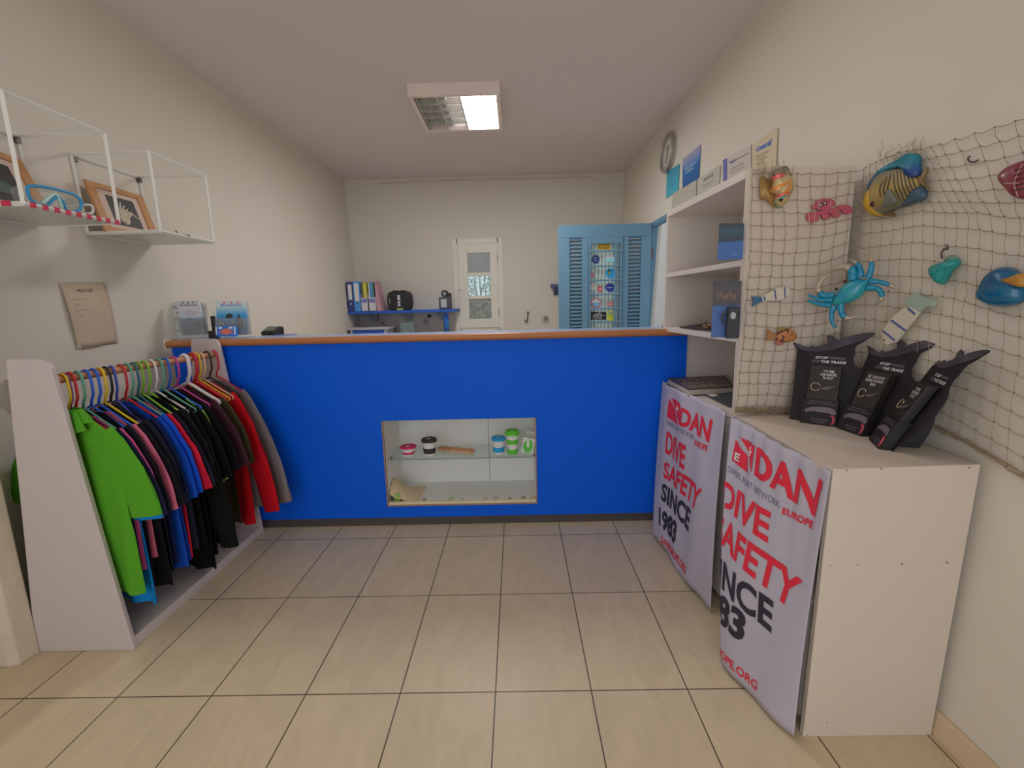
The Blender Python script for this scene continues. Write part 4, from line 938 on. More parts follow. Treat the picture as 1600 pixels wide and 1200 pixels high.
# blue catalogues on two shelves
def catalogue(u0, u1, vt, vb, y, z, lbl, stops):
    p0 = at(u0, vb, 'y', y); 
    # board stands facing the shop, parallel to the shelf front
    d = .24; n = Vector((-.35, -1, 0)).normalized(); c = atp((u0+u1)/2, vb, Vector((0, y, 0)), n); c = c+(ray((u0+u1)/2, vb)*0)
    TL, TR, BL, BR = atp(u0+3, vt, (0, y, 0), n), atp(u1+3, vt, (0, y, 0), n), atp(u0, vb, (0, y, 0), n), atp(u1, vb, (0, y, 0), n)
    dz = z-BL.z; BR.z = z; BL.z = z
    return quadmap(TL, TR, BL, BR), n
Q, n = catalogue(1121, 1160, 349, 408, 2.08, 1.4445, '', None)
m = ramp_z('catalogue_a', [(0, '#1d4a86'), (.50, '#1f4f90'), (.54, '#101c28'), (.8, '#1c3b50'), (1, '#14222c')], .35, noise_amt=.06)
t = tag(qplate(MB(), Q, -n, .008).build('catalogue', m), 'blue and dark catalogue standing on the top shelf of the bookcase', 'catalogue', 'catalogues in the bookcase')
mb = MB(); text(mb, 'DIVING\nEQUIPMENT', sub(Q, .6, .8, .1, .2, n*.001), res=1); mb.build('lettering', mat('cat_print', '#6f8fb0', .5), t)
Q, n = catalogue(1112, 1156, 439, 507, 2.06, 1.1525, '', None)
m = ramp_z('catalogue_b', [(0, '#1c4682'), (.58, '#1f4b8a'), (.62, '#2a2024'), (.85, '#3a2a2a'), (1, '#20232a')], .35, noise_amt=.07)
t = tag(qplate(MB(), Q, -n, .008).build('catalogue', m), 'blue catalogue with a dark reef photo on the middle shelf', 'catalogue', 'catalogues in the bookcase')
mb = MB()
for k in range(7): disc(mb, Q, .2+.1*k, .74+.03*math.sin(k*2), .03, .06, n, .001, 8)
mb.build('coral_print', mat('coral_pr', '#6a5548', .5), t)
# dark boxed item
Q = quadmap(*[atp(u, v, (0, 2.0, 0), n) for u, v in ((1138, 480), (1157, 480), (1135, 513), (1155, 516))])
q0 = Q(.5, 0); t = tag(thing('regulator_box', (q0.x, q0.y, 1.152)), 'dark box with a round white emblem in front of the middle catalogue', 'box')
mb = MB(); P4 = [Q(0, 0), Q(1, 0), Q(1, 1), Q(0, 1)]; P4[0].z = P4[1].z = 1.153; mb.prism(P4, -n*.05); mb.build('body', mat('box_dark', '#1c1c24', .5), t, bevel=.003)
mb = MB(); disc(mb, Q, .45, .62, .22, .16, n, .001); mb.build('emblem', mat('emblem_grey', '#84868a', .5), t)
mb = MB(); mb.tube(curve([Q(-.1, .75), Q(-.35, .7), Q(-.4, .4), Q(-.1, .15)], 5), .004, 6); mb.build('strap', M_black, t)
# dark tray of things lying on that shelf
z = 1.1545
tr_ = tag(thing('pouch_stack', (1.0, 2.2, z)), 'flat dark folder with cardboard and wires on the middle shelf', 'folder')
def zpoly(pts, z): return [at(u, v, 'z', z) for u, v in pts]
mb = MB(); mb.prism(zpoly([(1062, 512), (1100, 507), (1152, 516), (1150, 519), (1125, 519)], z), (0, 0, .007)); mb.build('folder', mat('folder_black', '#201a1c', .5), tr_)
mb = MB(); mb.prism(zpoly([(1097, 509), (1128, 507), (1138, 511), (1105, 513)], z+.008), (0, 0, .012)); mb.build('cardboard', mat('cardboard', '#7d5a44', .8), tr_)
mb = MB(); mb.tube(curve([at(1075, 511, 'z', z+.01), at(1090, 509, 'z', z+.02), at(1098, 506, 'z', z+.03), at(1104, 504, 'z', z+.04), at(1103, 509, 'z', z+.02)], 5), .003, 6); mb.build('wire', M_black, tr_)
mb = MB(); mb.prism(zpoly([(1124, 514), (1140, 513), (1150, 516), (1140, 518)], z+.009), (0, 0, .002)); mb.build('paper', mat('paper_olive', '#6b6f4c', .6), tr_)
# big book and dark magazine on the low shelf
z = .8425
bkk = tag(thing('large_book', (.95, 2.2, z)), 'big flat book with a sepia cover lying on the lowest open shelf', 'book')
pb = zpoly([(1044, 596), (1112, 610), (1146, 607), (1142, 590), (1108, 588)], z+.03)
pb = [at(1044, 591, 'z', z+.034), at(1077, 608, 'z', z+.034), at(1146, 604, 'z', z+.034), at(1132, 587, 'z', z+.034)]
mb = MB(); mb.prism([p-Vector((0, 0, .030)) for p in pb], (0, 0, .026)); mb.build('pages', mat('book_pages', '#9a9086', .8), bkk)
mb = MB(); cc = sum(pb, Vector())/4; ob = [cc+(p-cc)*1.03 for p in pb]; mb.prism([p-Vector((0, 0, .004)) for p in ob], (0, 0, .004)); mb.prism([p-Vector((0, 0, .034)) for p in ob], (0, 0, .004)); mb.build('cover', mat('book_cover', '#3c332f', .5), bkk)
Qb = quadmap(pb[0], pb[3], pb[1], pb[2]); mb = MB()
for i in range(4):
    for j in range(3): qplate(mb, Qb, (0, 0, 1), .0008, .05+.24*i, .25+.24*i, .06+.3*j, .30+.3*j)
mb.build('cover_picture', two_tone('sepia_print', '#3f3430', '#6a5a50', 'noise', 60, .5), bkk)
mg = tag(thing('magazine', (1.0, 2.0, z)), 'dark magazine with a white label lying under the big book', 'magazine')
pm_ = [at(1090, 612, 'z', z+.004), at(1140, 636, 'z', z+.004), at(1152, 625, 'z', z+.004), at(1144, 606, 'z', z+.004)]
mb = MB(); mb.prism([p-Vector((0, 0, .004)) for p in pm_], (0, 0, .005)); mb.build('cover', mat('magazine_dark', '#2f3436', .4), mg)
mb = MB(); mb.prism([at(u, v, 'z', z+.0055) for u, v in ((1097, 613), (1113, 620), (1122, 618), (1107, 611))], (0, 0, .001)); mb.build('address_label', mat('label_pale', '#a8a4a0', .5), mg)
# tan card leaning beyond the counter end
mb = MB(); mb.prism([at(1034, 512, 'y', 2.68), at(1046, 512, 'y', 2.68), at(1046, 474, 'y', 2.68)], (0, .006, 0)); tag(mb.build('cardboard_sheet', mat('cardboard_tan', '#8a7460', .8)), 'tan cardboard corner leaning between counter end and bookcase', 'cardboard')

# ------------------------------------------------------------------ low cabinet
LC = tag(thing('low_cabinet', (1.03, 1.48, 0)), 'low white cabinet with a plain side, standing before the bookcase', 'cabinet')
LZT = .842
def poly_z(pts, z0, z1, name, m, par, **kw): return MB().prism([Vector((x, y, z0)) for x, y in pts], (0, 0, z1-z0)).build(name, m, par, **kw)
NRW = 1.247
mb = MB(); mb.prism([(.832, 1.182, 0), (1.212, 1.182, 0), (NRW, 1.196, LZT), (.842, 1.182, LZT)], (0, .018, 0)); mb.build('side_panel', M_whiteb, LC, bevel=.0015)
mb = MB(); mb.box(.845, 1.21, 1.75, 1.768, 0, LZT-.02); mb.build('side_panel', M_white, LC)
mb = MB(); mb.prism([(.838, 1.202, LZT-.02), (NRW-.005, 1.212, LZT-.02), (1.262, 1.775, LZT-.02), (.866, 1.78, LZT-.02)], (0, 0, .02)); mb.build('top_board', M_whiteb, LC, bevel=.001)
for z in (.04, .40): MB().box(.86, 1.2, 1.205, 1.75, z, z+.018).build('shelf_board', M_white, LC)
MB().box(.848, .860, 1.235, 1.75, .02, LZT-.02).build('front_panel', M_white, LC)  # white filler added behind the near banner to keep its gap from going dark
mb = MB(); mb.prism([(1.20, 1.205, 0), (1.208, 1.205, 0), (1.238, 1.205, LZT-.02), (1.23, 1.205, LZT-.02)], (0, .55, 0)); mb.build('back_panel', M_white, LC)
mb = MB()
for (u, v) in ((1323, 735), (1378, 733), (1515, 731), (1298, 884), (1340, 883), (1410, 882), (1481, 880), (1292, 1129), (1262, 1149)):
    p = at(u, v, 'y', 1.1815); mb.tube([p, p+Vector((0, .003, 0))], .0022, 8)
mb.build('screw', mat('screw_dark', '#6a5f55', .6), LC)

# ------------------------------------------------------------------ banners
M_cloth1 = mat('banner_white', '#a09ca8', .7, k=1.7, var=.02, spec=.2)
M_red = mat('banner_red', '#b02030', .7, k=2.2); M_bk = mat('banner_black', '#22222c', .7); M_gy = mat('banner_grey', '#5c5c72', .7)
def make_banner(Nt, Nb, Ft, Fb, ztop, ripples, fold, bil_=(0, 0, 0)):
    """ruled cloth: N.. the near edge, F.. the far edge at top and bottom; returns S(s, z)"""
    Nt, Nb, Ft, Fb, bil_ = map(Vector, (Nt, Nb, Ft, Fb, bil_))
    nrm = (Ft-Nt).cross(Vector((0, 0, 1))).normalized()
    if nrm.x > 0: nrm = -nrm
    def S(s, z):
        t = z/ztop; N = Nb.lerp(Nt, t); F = Fb.lerp(Ft, t)+bil_*math.sin(PI*min(1, max(0, t)))
        k = min(s, 1.0); p = N.lerp(F, k); p.z = z
        p += nrm*ripples(k, t)
        if s > 1:
            p += (F-N)*0+ Vector((.9, .25, 0)).normalized()*((s-1)*(F-N).length) if fold else (F-N)*(s-1)
            p.z = z
        return p
    def inv(u, v):
        s, z = .5, ztop*.5; d = ray(u, v)
        def err(s, z):
            p = S2(s, z)-CAM; return Vector((p.dot(RT)/p.dot(FWD)*F_PX+800-u, -p.dot(UP)/p.dot(FWD)*F_PX+600-v))
        def S2(s, z):
            t = z/ztop; N = Nb.lerp(Nt, t); F = Fb.lerp(Ft, t)+bil_*math.sin(PI*min(1, max(0, t))); p = N.lerp(F, s); p.z = z; return p
        for _ in range(20):
            e0 = err(s, z); ds = (err(s+1e-4, z)-e0)/1e-4; dz = (err(s, z+1e-4)-e0)/1e-4
            det = ds.x*dz.y-ds.y*dz.x; s -= (e0.x*dz.y-e0.y*dz.x)/det; z -= (ds.x*e0.y-ds.y*e0.x)/det
        return s, z
    return S, inv, nrm
def btext(mb, st, quad, S, inv, nrm, off=.0025, **kw):
    """quad: picture corners TL TR BL BR of the words"""
    c = [inv(*q) for q in quad]
    def P(a, b):
        s = c[2][0]*(1-a)*(1-b)+c[3][0]*a*(1-b)+c[0][0]*(1-a)*b+c[1][0]*a*b
        z = c[2][1]*(1-a)*(1-b)+c[3][1]*a*(1-b)+c[0][1]*(1-a)*b+c[1][1]*a*b
        return S(s, z)+nrm*off
    text(mb, st, P, **kw)
def bpoly(mb, pts, S, inv, nrm, off=.0025, n=6):
    """picture polygon -> patch on the cloth (quads TL TR BR BL)"""
    c = [inv(*q) for q in pts]
    def P(a, b):
        s = c[3][0]*(1-a)*(1-b)+c[2][0]*a*(1-b)+c[0][0]*(1-a)*b+c[1][0]*a*b
        z = c[3][1]*(1-a)*(1-b)+c[2][1]*a*(1-b)+c[0][1]*(1-a)*b+c[1][1]*a*b
        return S(s, z)+nrm*off
    mb.sheet(P, n, n)
def bcurve(mb, pts, wd, S, inv, nrm, off=.004):
    mb.tube([S(*inv(*p))+nrm*off for p in pts], wd, 4, flat=nrm)

# near banner
rip1 = lambda s, t: .006*math.sin(38*s+1.2)*max(0, t-.45)**1.0*(1.2 if t > .8 else .8)+.006*math.sin(9*s+4*t)+.012*math.sin(PI*s)*(1-t)
S1, inv1, n1 = make_banner((.834, 1.190, 0), (.796, 1.178, 0), (.846, 1.775, 0), (.712, 1.462, 0), .84, rip1, True, (-.04, -.03, 0))
bn = tag(thing('banner', (.78, 1.3, .01)), 'white dive safety banner with big red and black print on the low cabinet, nearer one', 'banner', 'dive safety banners')
MB().sheet(lambda a, b: S1(-.015+1.21*a, .012+.826*b), 96, 40).build('cloth', M_cloth1, bn, smooth=True, solid=.0012, fixn=False)
mb = MB(); K = dict(step=14, bold=.03)
btext(mb, 'DAN', ((1184, 698), (1286, 752), (1181, 742), (1272, 808)), S1, inv1, n1, step=14, bold=.035)
btext(mb, 'EUROPE', ((1225, 793), (1271, 815), (1223, 803), (1268, 827)), S1, inv1, n1, step=10, bold=.03)
btext(mb, 'DIVE', ((1127, 748), (1208, 801), (1121, 786), (1202, 849)), S1, inv1, n1, step=14, bold=.03)
btext(mb, 'SAFETY', ((1117, 797), (1257, 908), (1112, 838), (1240, 958)), S1, inv1, n1, step=18, bold=.03)
btext(mb, 'DANEUROPE.ORG', ((1085, 972), (1188, 1067), (1083, 984), (1186, 1080)), S1, inv1, n1, step=16, bold=.02)
btext(mb, '\u00ae', ((1277, 754), (1287, 758), (1276, 763), (1286, 767)), S1, inv1, n1)
# divers flag logo: two red fields beside a pale S-shaped bar
bpoly(mb, ((1148, 687), (1166, 712), (1168, 739), (1142, 719)), S1, inv1, n1)
bpoly(mb, ((1157, 683), (1182, 697), (1177, 738), (1170, 712)), S1, inv1, n1)
mb.build('red_print', M_red, bn)
mb = MB(); btext(mb, 'E', ((1148, 706), (1158, 710), (1146, 718), (1156, 722)), S1, inv1, n1, off=.0055, bold=.04); 
c = lambda pts: bcurve(mb, pts, .0022, S1, inv1, n1, .0035)
c([(1173, 698), (1172, 712)]); c([(1169, 705), (1177, 707)]); mb.build('logo_mark', mat('banner_pale', '#b4b0bb', .7, k=2.3), bn)
mb = MB(); btext(mb, 'SINCE', ((1106, 856), (1210, 940), (1103, 898), (1207, 990)), S1, inv1, n1, step=14, bold=.03)
btext(mb, '1983', ((1088, 898), (1173, 960), (1085, 940), (1166, 1008)), S1, inv1, n1, step=14, bold=.04)
mb.build('black_print', M_bk, bn)
mb = MB(); btext(mb, 'DIVERS ALERT NETWORK', ((1138, 728), (1222, 784), (1137, 737), (1221, 795)), S1, inv1, n1, step=16)
bcurve(mb, [(1150, 680), (1182, 697), (1175, 741), (1168, 740)], .0006, S1, inv1, n1, .003); mb.build('grey_print', M_gy, bn)
# farther banner
rip2 = lambda s, t: .005*math.sin(22*s+2)*(.4+.6*t)+.008*math.sin(7*s+3*t)+.010*math.sin(PI*s)*(1-t)+.004
S2_, inv2, n2 = make_banner((.842, 1.815, 0), (.790, 1.745, 0), (.812, 2.56, 0), (.738, 2.375, 0), .855, rip2, False)
bn2 = tag(thing('banner', (.77, 2.1, .01)), 'white dive safety banner hung over the lower half of the bookcase, farther one', 'banner', 'dive safety banners')
MB().sheet(lambda a, b: S2_(-.012+1.012*a, .014+.012*math.sin(9*a)+.0*a+(.836-.012*math.sin(9*a))*b), 70, 40).build('cloth', M_cloth1, bn2, smooth=True, solid=.0012, fixn=False)
mb = MB()
btext(mb, 'DAN', ((1068, 636), (1113, 656), (1064, 663), (1108, 692)), S2_, inv2, n2, step=12, bold=.035)
btext(mb, 'EUROPE', ((1085, 686), (1107, 696), (1084, 695), (1106, 706)), S2_, inv2, n2, step=8, bold=.02)
btext(mb, 'DIVE', ((1047, 673), (1073, 697), (1044, 707), (1070, 735)), S2_, inv2, n2, step=10, bold=.03)
btext(mb, 'SAFETY', ((1043, 720), (1101, 765), (1041, 745), (1093, 800)), S2_, inv2, n2, step=14, bold=.03)
btext(mb, 'DANEUROPE.ORG', ((1036, 836), (1079, 886), (1035, 847), (1077, 898)), S2_, inv2, n2, step=14, bold=.02)
bpoly(mb, ((1050, 622), (1057, 638), (1062, 664), (1047, 651)), S2_, inv2, n2)
bpoly(mb, ((1053, 622), (1067, 630), (1065, 664), (1060, 645)), S2_, inv2, n2)
mb.build('red_print', M_red, bn2)
mb = MB(); btext(mb, 'SINCE', ((1040, 753), (1082, 797), (1037, 780), (1079, 832)), S2_, inv2, n2, step=12, bold=.035)
btext(mb, '1983', ((1034, 791), (1061, 817), (1033, 820), (1057, 853)), S2_, inv2, n2, step=12, bold=.045); mb.build('black_print', M_bk, bn2)
mb = MB(); btext(mb, 'DIVERS ALERT NETWORK', ((1048, 657), (1084, 680), (1047, 663), (1083, 688)), S2_, inv2, n2, step=12); mb.build('grey_print', M_gy, bn2)
mb = MB(); bcurve(mb, [(1062, 633), (1062, 643)], .002, S2_, inv2, n2, .0035); bcurve(mb, [(1059, 638), (1065, 639)], .002, S2_, inv2, n2, .0035); mb.build('logo_mark', mat('banner_pale', '#b4b0bb', .7, k=2.3), bn2)

# ------------------------------------------------------------------ certificates, posters and clock on the right wall
def cert(name, pts, h, lbl, cat, lines=(), off=.004, mm=None, th=.004):
    Q = quadmap(*[onr(u, v, off) for u, v in pts])
    t = tag(qplate(MB(), Q, NR, th).build(name, mm or mat('paper_'+h[1:], h, .5)), lbl, cat, None)
    for (st, hh, (a0, a1, b0, b1), kw) in lines:
        mb = MB(); text(mb, st, sub(Q, a0, a1, b0, b1, NR*(th+.001)), res=2, **kw); mb.build('lettering', mat('ink_'+hh[1:], hh, .6), t)
    return t, Q
cert('certificate', ((1176, 226), (1216, 199), (1176, 266), (1213, 260)), '#9c8f76', 'cream framed certificate farthest right above the bookcase', 'certificate',
     [('Comercial', '#2a4f92', (.2, .82, .62, .8), dict(bold=.04, shear=.3)), ('THIS IS TO CERTIFY THAT\nTHE DIVING CENTRE IS\nINSURED FOR ALL', '#6d6454', (.2, .7, .15, .5), {})])
cert('certificate', ((1130, 250), (1174, 226), (1130, 285), (1174, 264)), '#979089', 'white certificate with a violet left band above the bookcase', 'certificate',
     [('PADI', '#4c4a78', (.28, .48, .62, .76), dict(bold=.04)), ('International Resort', '#6a6570', (.5, .95, .66, .76), {}), ('Certificate of membership\nawarded to the dive centre', '#77717a', (.3, .8, .2, .45), {})])
Q = quadmap(*[onr(u, v, .009) for u, v in ((1130, 250), (1136, 247), (1130, 285), (1136, 282))])
COL.objects['certificate.001'] if 'certificate.001' in COL.objects else None
tcert = [o for o in COL.objects if o.name.startswith('certificate')][-1]
def lastcert():
    c = [o for o in COL.objects if o.name.startswith('certificate')]; return c[-1]
qplate(MB(), Q, NR, .001).build('band', mat('violet_band', '#4f4e80', .5), bpy.data.objects['certificate.001'])
cert('certificate', ((1091, 279), (1126, 258), (1090, 305), (1124, 290)), '#8f8c82', 'grey framed certificate in the middle above the bookcase', 'certificate',
     [('DIVE CENTRE', '#5f5d55', (.3, .75, .62, .78), dict(bold=.04)), ('certifies that the holder is\nqualified to teach', '#76736a', (.2, .8, .25, .45), {})])
cert('certificate', ((1052, 302), (1089, 281), (1050, 328), (1088, 310)), '#8d887f', 'pale certificate farthest left, half hidden behind the bookcase top', 'certificate',
     [('Certificate of registration', '#7a766c', (.3, .9, .5, .6), {})])
m = ramp_z('poster_blue', [(0, '#14497c'), (.55, '#1c5c9c'), (.75, '#5f7cae'), (.95, '#8d8aa5')], .4, noise_amt=.1)
t, Q = cert('poster', ((1067, 249), (1095, 226), (1067, 295), (1092, 279)), '#1c5c9c', 'blue poster with white curved strokes right of the clock', 'poster', [('Blue Island\nDIVERS', '#9fb6cc', (.2, .85, .4, .62), dict(shear=.2))], mm=m)
t, Q = cert('poster', ((1043, 269), (1062, 256), (1041, 310), (1060, 297)), '#3a8fa8', 'small turquoise poster below the clock', 'poster', [('SEA', '#2a6f96', (.4, .7, .3, .4), {})], mm=ramp_z('poster_turq', [(0, '#3a9aae'), (1, '#2c7f9c')], .4))
# clock: ring of grey metal, dial, hands
cc = onr(1047, 239, 0); ck = tag(thing('wall_clock', cc), 'round grey metal wall clock above the small turquoise poster', 'clock')
def cp(a, r, off): return cc+Vector((0, 1, 0))*math.cos(a)*r+Vector((.05, 0, 1)).normalized()*math.sin(a)*r+NR*off
mb = MB(); mb.tube([cp(2*PI*k/48, .148, .028) for k in range(48)], .015, 10, closed=True); mb.build('rim', mat('clock_grey', '#77726b', .35, metal=.3), ck, smooth=True)
mb = MB(); mb.prism([cp(2*PI*k/48, .148, .002) for k in range(48)], NR*.018); mb.build('dial', mat('clock_dial', '#8f8c86', .4, k=2.6), ck)
mb = MB()
for k in range(12): a = 2*PI*k/12; mb.tube([cp(a, .105, .021), cp(a, .125, .021)], .002, 4)
mb.tube([cp(0, 0, .023), cp(-1.2, .09, .023)], .003, 4); mb.tube([cp(0, 0, .024), cp(1.7, .06, .024)], .004, 4); mb.build('hands', M_steel, ck)

# ------------------------------------------------------------------ fishing net over bookcase side and wall
Pn0 = bc(0, 0, 0); npn = -ex                                          # plane of the bookcase near side
def onp(u, v, off=0.0): return atp(u, v, Pn0+npn*off, npn)
def bil(G, a, b):
    R_ = len(G)-1; C_ = len(G[0])-1; x = a*C_; y = b*R_; i = min(int(x), C_-1); j = min(int(y), R_-1); x -= i; y -= j
    f = lambda p, q, t: (p[0]*(1-t)+q[0]*t, p[1]*(1-t)+q[1]*t)
    return f(f(G[j][i], G[j][i+1], x), f(G[j+1][i], G[j+1][i+1], x), y)
GP = [[(1176, 272), (1225, 270), (1290, 272), (1350, 264)], [(1172, 400), (1225, 402), (1285, 396), (1340, 380)], [(1164, 520), (1215, 525), (1270, 520), (1326, 512)], [(1150, 636), (1195, 632), (1250, 640), (1306, 648)]]
GW = [[(1352, 262), (1400, 240), (1470, 224), (1650, 170)], [(1345, 350), (1440, 335), (1535, 340), (1660, 352)], [(1335, 490), (1430, 500), (1530, 525), (1660, 570)], [(1320, 650), (1420, 648), (1505, 688), (1650, 775)]]
nt = tag(thing('fishing_net', (1.25, 1.79, .85)), 'knotted fishing net draped over the bookcase side and the right wall', 'net')
strands = MB(); knots = MB()
def net(G, on, nc, nr, seed, sag, nrm):
    off = .011
    def node(i, j):
        a = i/nc; b = j/nr; u, v = bil(G, a, b)
        du = 4.0*noise.noise(Vector((i*.31, j*.37, seed))); dv = 3.5*noise.noise(Vector((i*.27+9, j*.41, seed)))
        return on(u+du, v+dv, off+.005*noise.noise(Vector((i*.5, j*.5, seed+4))))
    N = [[node(i, j) for i in range(nc+1)] for j in range(nr+1)]
    rr = random.Random(seed)
    for j in range(nr+1):
        for i in range(nc+1):
            p = N[j][i]; s = .0030
            knots.add([p+Vector(d)*s for d in ((1, 0, 0), (-1, 0, 0), (0, 1, 0), (0, -1, 0), (0, 0, 1), (0, 0, -1))], [(0, 2, 4), (2, 1, 4), (1, 3, 4), (3, 0, 4), (2, 0, 5), (1, 2, 5), (3, 1, 5), (0, 3, 5)])
            if i < nc:
                q = N[j][i+1]; L = (q-p).length
                strands.tube([p, p.lerp(q, .33)+Vector((0, 0, -sag*L*rr.uniform(.3, 1.3))), p.lerp(q, .7)+Vector((0, 0, -sag*L*rr.uniform(.2, 1))), q], .0010, 4)
            if j < nr:
                q = N[j+1][i]; L = (q-p).length; o = Vector((0, 0, 0))
                strands.tube([p, p.lerp(q, .5)+(q-p).cross(nrm).normalized()*L*rr.uniform(-.10, .10), q], .0010, 4)
net(GP, onp, 9, 19, 1, .09, npn)
net(GW, onr, 17, 19, 2, .09, NR)
rr = random.Random(11)
# loose fringe along the top and gathered hem at the bottom
for k in range(26):
    u = 1180+rr.uniform(0, 60); p = onp(u, 274+rr.uniform(-4, 8), .012); q = onp(u+rr.uniform(-14, 14), 262+rr.uniform(-14, 6), .014+rr.random()*.02); strands.tube([p, p.lerp(q, .5)+Vector((0, 0, .004)), q], .0009, 4)
for k in range(26):
    u = 1375+rr.uniform(0, 70); p = onr(u, 246+rr.uniform(-18, 10)-(u-1375)*.18, .012); q = p+Vector((0, rr.uniform(-.05, .05), rr.uniform(-.03, .05))); strands.tube([p, p.lerp(q, .5)+Vector((-.005, 0, .004)), q], .0009, 4)
for k in range(16):
    pts = [onp(1148+(u_-1148)*1.0, 640+rr.uniform(-5, 7), .012+rr.random()*.012) for u_ in range(1148, 1262, 14)]; strands.tube(pts, .0012, 4)
for k in range(8):
    pts = []
    for q in range(10):
        a = q/9; u, v = bil(GW, .32+.66*a, 1.0); pts.append(onr(u+rr.uniform(-3, 3), v+rr.uniform(-6, 5), .012))
    strands.tube(pts, .0010, 4)
M_net = mat('net_twine', '#7f6e58', .9, k=1.9); strands.build('mesh', M_net, nt); knots.build('knots', mat('net_knot', '#5f5340', .9, k=1.7), nt)

# ------------------------------------------------------------------ sea creatures on the net
def fill_uv(fn, pts, n=4, **kw): return ccurve([fn(u, v) for u, v in pts], n)
def bvh_of(mb): return BVHTree.FromPolygons([tuple(p) for p in mb.v], [tuple(f) for f in mb.f])
def drape(bv, u, v, fall, lift=.001):
    d = ray(u, v).normalized(); h = bv.ray_cast(CAM, d)
    return (h[0]-d*lift) if h[0] is not None else fall(u, v)-d*lift
def stripe(mb, bv, pts, w_, fall, flat, n=5, taper=True):
    c = []
    P2 = curve([Vector((u, v, 0)) for u, v in pts], n)
    for p in P2: c.append(drape(bv, p.x, p.y, fall))
    N = len(c); r = [w_*(.35+.65*math.sin(PI*(i+.5)/N)) if taper else w_ for i in range(N)]
    mb.tube(c, r, 5)
# angelfish (zoom factor 8 from picture corner 1340,200)
zf = lambda pts, ox, oy, k: [(ox+x/k, oy+y/k) for x, y in pts]
pl = lambda u, v: onr(u, v, .018)
af = tag(thing('angelfish', onr(1395, 300, 0)), 'painted yellow and blue striped angelfish hanging on the net beside the bookcase corner', 'fish ornament')
body = zf([(130, 930), (150, 850), (190, 720), (260, 600), (360, 530), (480, 500), (620, 500), (700, 560), (780, 640), (790, 720), (740, 800), (700, 880), (640, 960), (520, 1000), (420, 1050), (320, 1090), (240, 1105), (170, 1060), (140, 1010)], 1340, 200, 8)
B1 = MB().dome(fill_uv(pl, body, 3), NR, .035); bva = bvh_of(B1)
B1.build('body', ramp_z('angelfish_body', [(0, '#3a4f5a'), (.28, '#74683f'), (.6, '#8f7c46'), (.9, '#6a6552')], .35, axis=2, noise_amt=.1, k=2.0), af, smooth=True)
mb = MB(); mb.dome(fill_uv(pl, zf([(130, 930), (150, 850), (200, 740), (250, 770), (270, 860), (300, 980), (340, 1085), (240, 1107), (170, 1060)], 1340, 200, 8), 3), NR, .034); mb.build('head', mat('angelfish_yellow', '#8f7320', .35, k=2.4), af, smooth=True)
mb = MB(); mb.dome(fill_uv(pl, zf([(150, 850), (180, 720), (250, 610), (350, 510), (470, 440), (580, 385), (660, 325), (720, 312), (790, 345), (800, 420), (800, 560), (760, 620), (690, 600), (620, 500), (500, 500), (380, 550), (270, 640), (200, 760)], 1340, 200, 8), 3), NR, .020, prof=((1, 0), (.98, .6), (.94, 1)))
mb.build('dorsal_fin', ramp_z('fin_teal', [(0, '#2c2f5c'), (.5, '#1f3f6e'), (.85, '#15606e')], .35, noise_amt=.2, k=2.2), af, smooth=True)
mb = MB(); mb.dome(fill_uv(pl, zf([(700, 800), (760, 740), (830, 730), (875, 790), (870, 860), (820, 910), (740, 935), (620, 980), (560, 985), (640, 900)], 1340, 200, 8), 3), NR, .02); mb.build('anal_fin', mat('fin_slate', '#2c4250', .35, k=2.2), af, smooth=True)
mb = MB(); mb.dome(fill_uv(pl, zf([(780, 600), (820, 590), (890, 488), (885, 560), (850, 630), (850, 680), (930, 770), (880, 740), (820, 700), (780, 700)], 1340, 200, 8), 2), NR, .008, prof=((1, 0), (.95, 1))); mb.build('tail_fin', mat('fin_brown', '#5c4b28', .4), af)
MB().prism([pl(*p) for p in zf([(430, 1040), (495, 1092), (430, 1108), (330, 1085)], 1340, 200, 8)], NR*.006).build('pelvic_fin', mat('fin_brown', '#5c4b28', .4), af)
mb = MB()
for k in range(9):
    x = 300+48*k; y0 = 640-22*k if k < 5 else 530+12*(k-4); y1 = 800+22*k
    stripe(mb, bva, zf([(x+30-8*k, 660-30*min(k, 4)), (x+20, 760-8*k), (x+60+4*k, 870), (min(x+110, 650), 935-max(0, k-5)*45)] if k > 2 else [(x+20, 650-40*k), (x-20, 760), (x-10, 870-20*k)], 1340, 200, 8), .0026, pl, NR)
mb.build('stripe', mat('stripe_dark', '#39302a', .4), af)
mb = MB()
for k in range(6): stripe(mb, bva, zf([(640+25*k, 470-15*k+20*k), (740, 380+18*k+10*k)], 1340, 200, 8), .0008, pl, NR)
mb.build('fin_line', mat('fin_line', '#7f8a9a', .4), af)
mb = MB(); p = drape(bva, 1340+182/8, 200+950/8, pl, .001); mb.lathe([(.001, -.001), (.010, 0), (.007, .004), (.001, .006)], (0, 0, 0), 16); M4 = Matrix.Translation(p) @ NR.to_track_quat('Z', 'Y').to_matrix().to_4x4(); mb.v = [M4 @ q for q in mb.v]; mb.build('eye', mat('eye_brown', '#3a1a18', .2), af, smooth=True)
mb = MB(); mb.dome(fill_uv(lambda u, v: drape(bva, u, v, pl, .002), zf([(370, 780), (420, 770), (470, 840), (500, 920), (460, 970), (400, 970), (350, 990), (320, 1000), (350, 880)], 1340, 200, 8), 3), NR, .012); mb.build('pectoral_fin', mat('fin_grey', '#555850', .35), af, smooth=True)

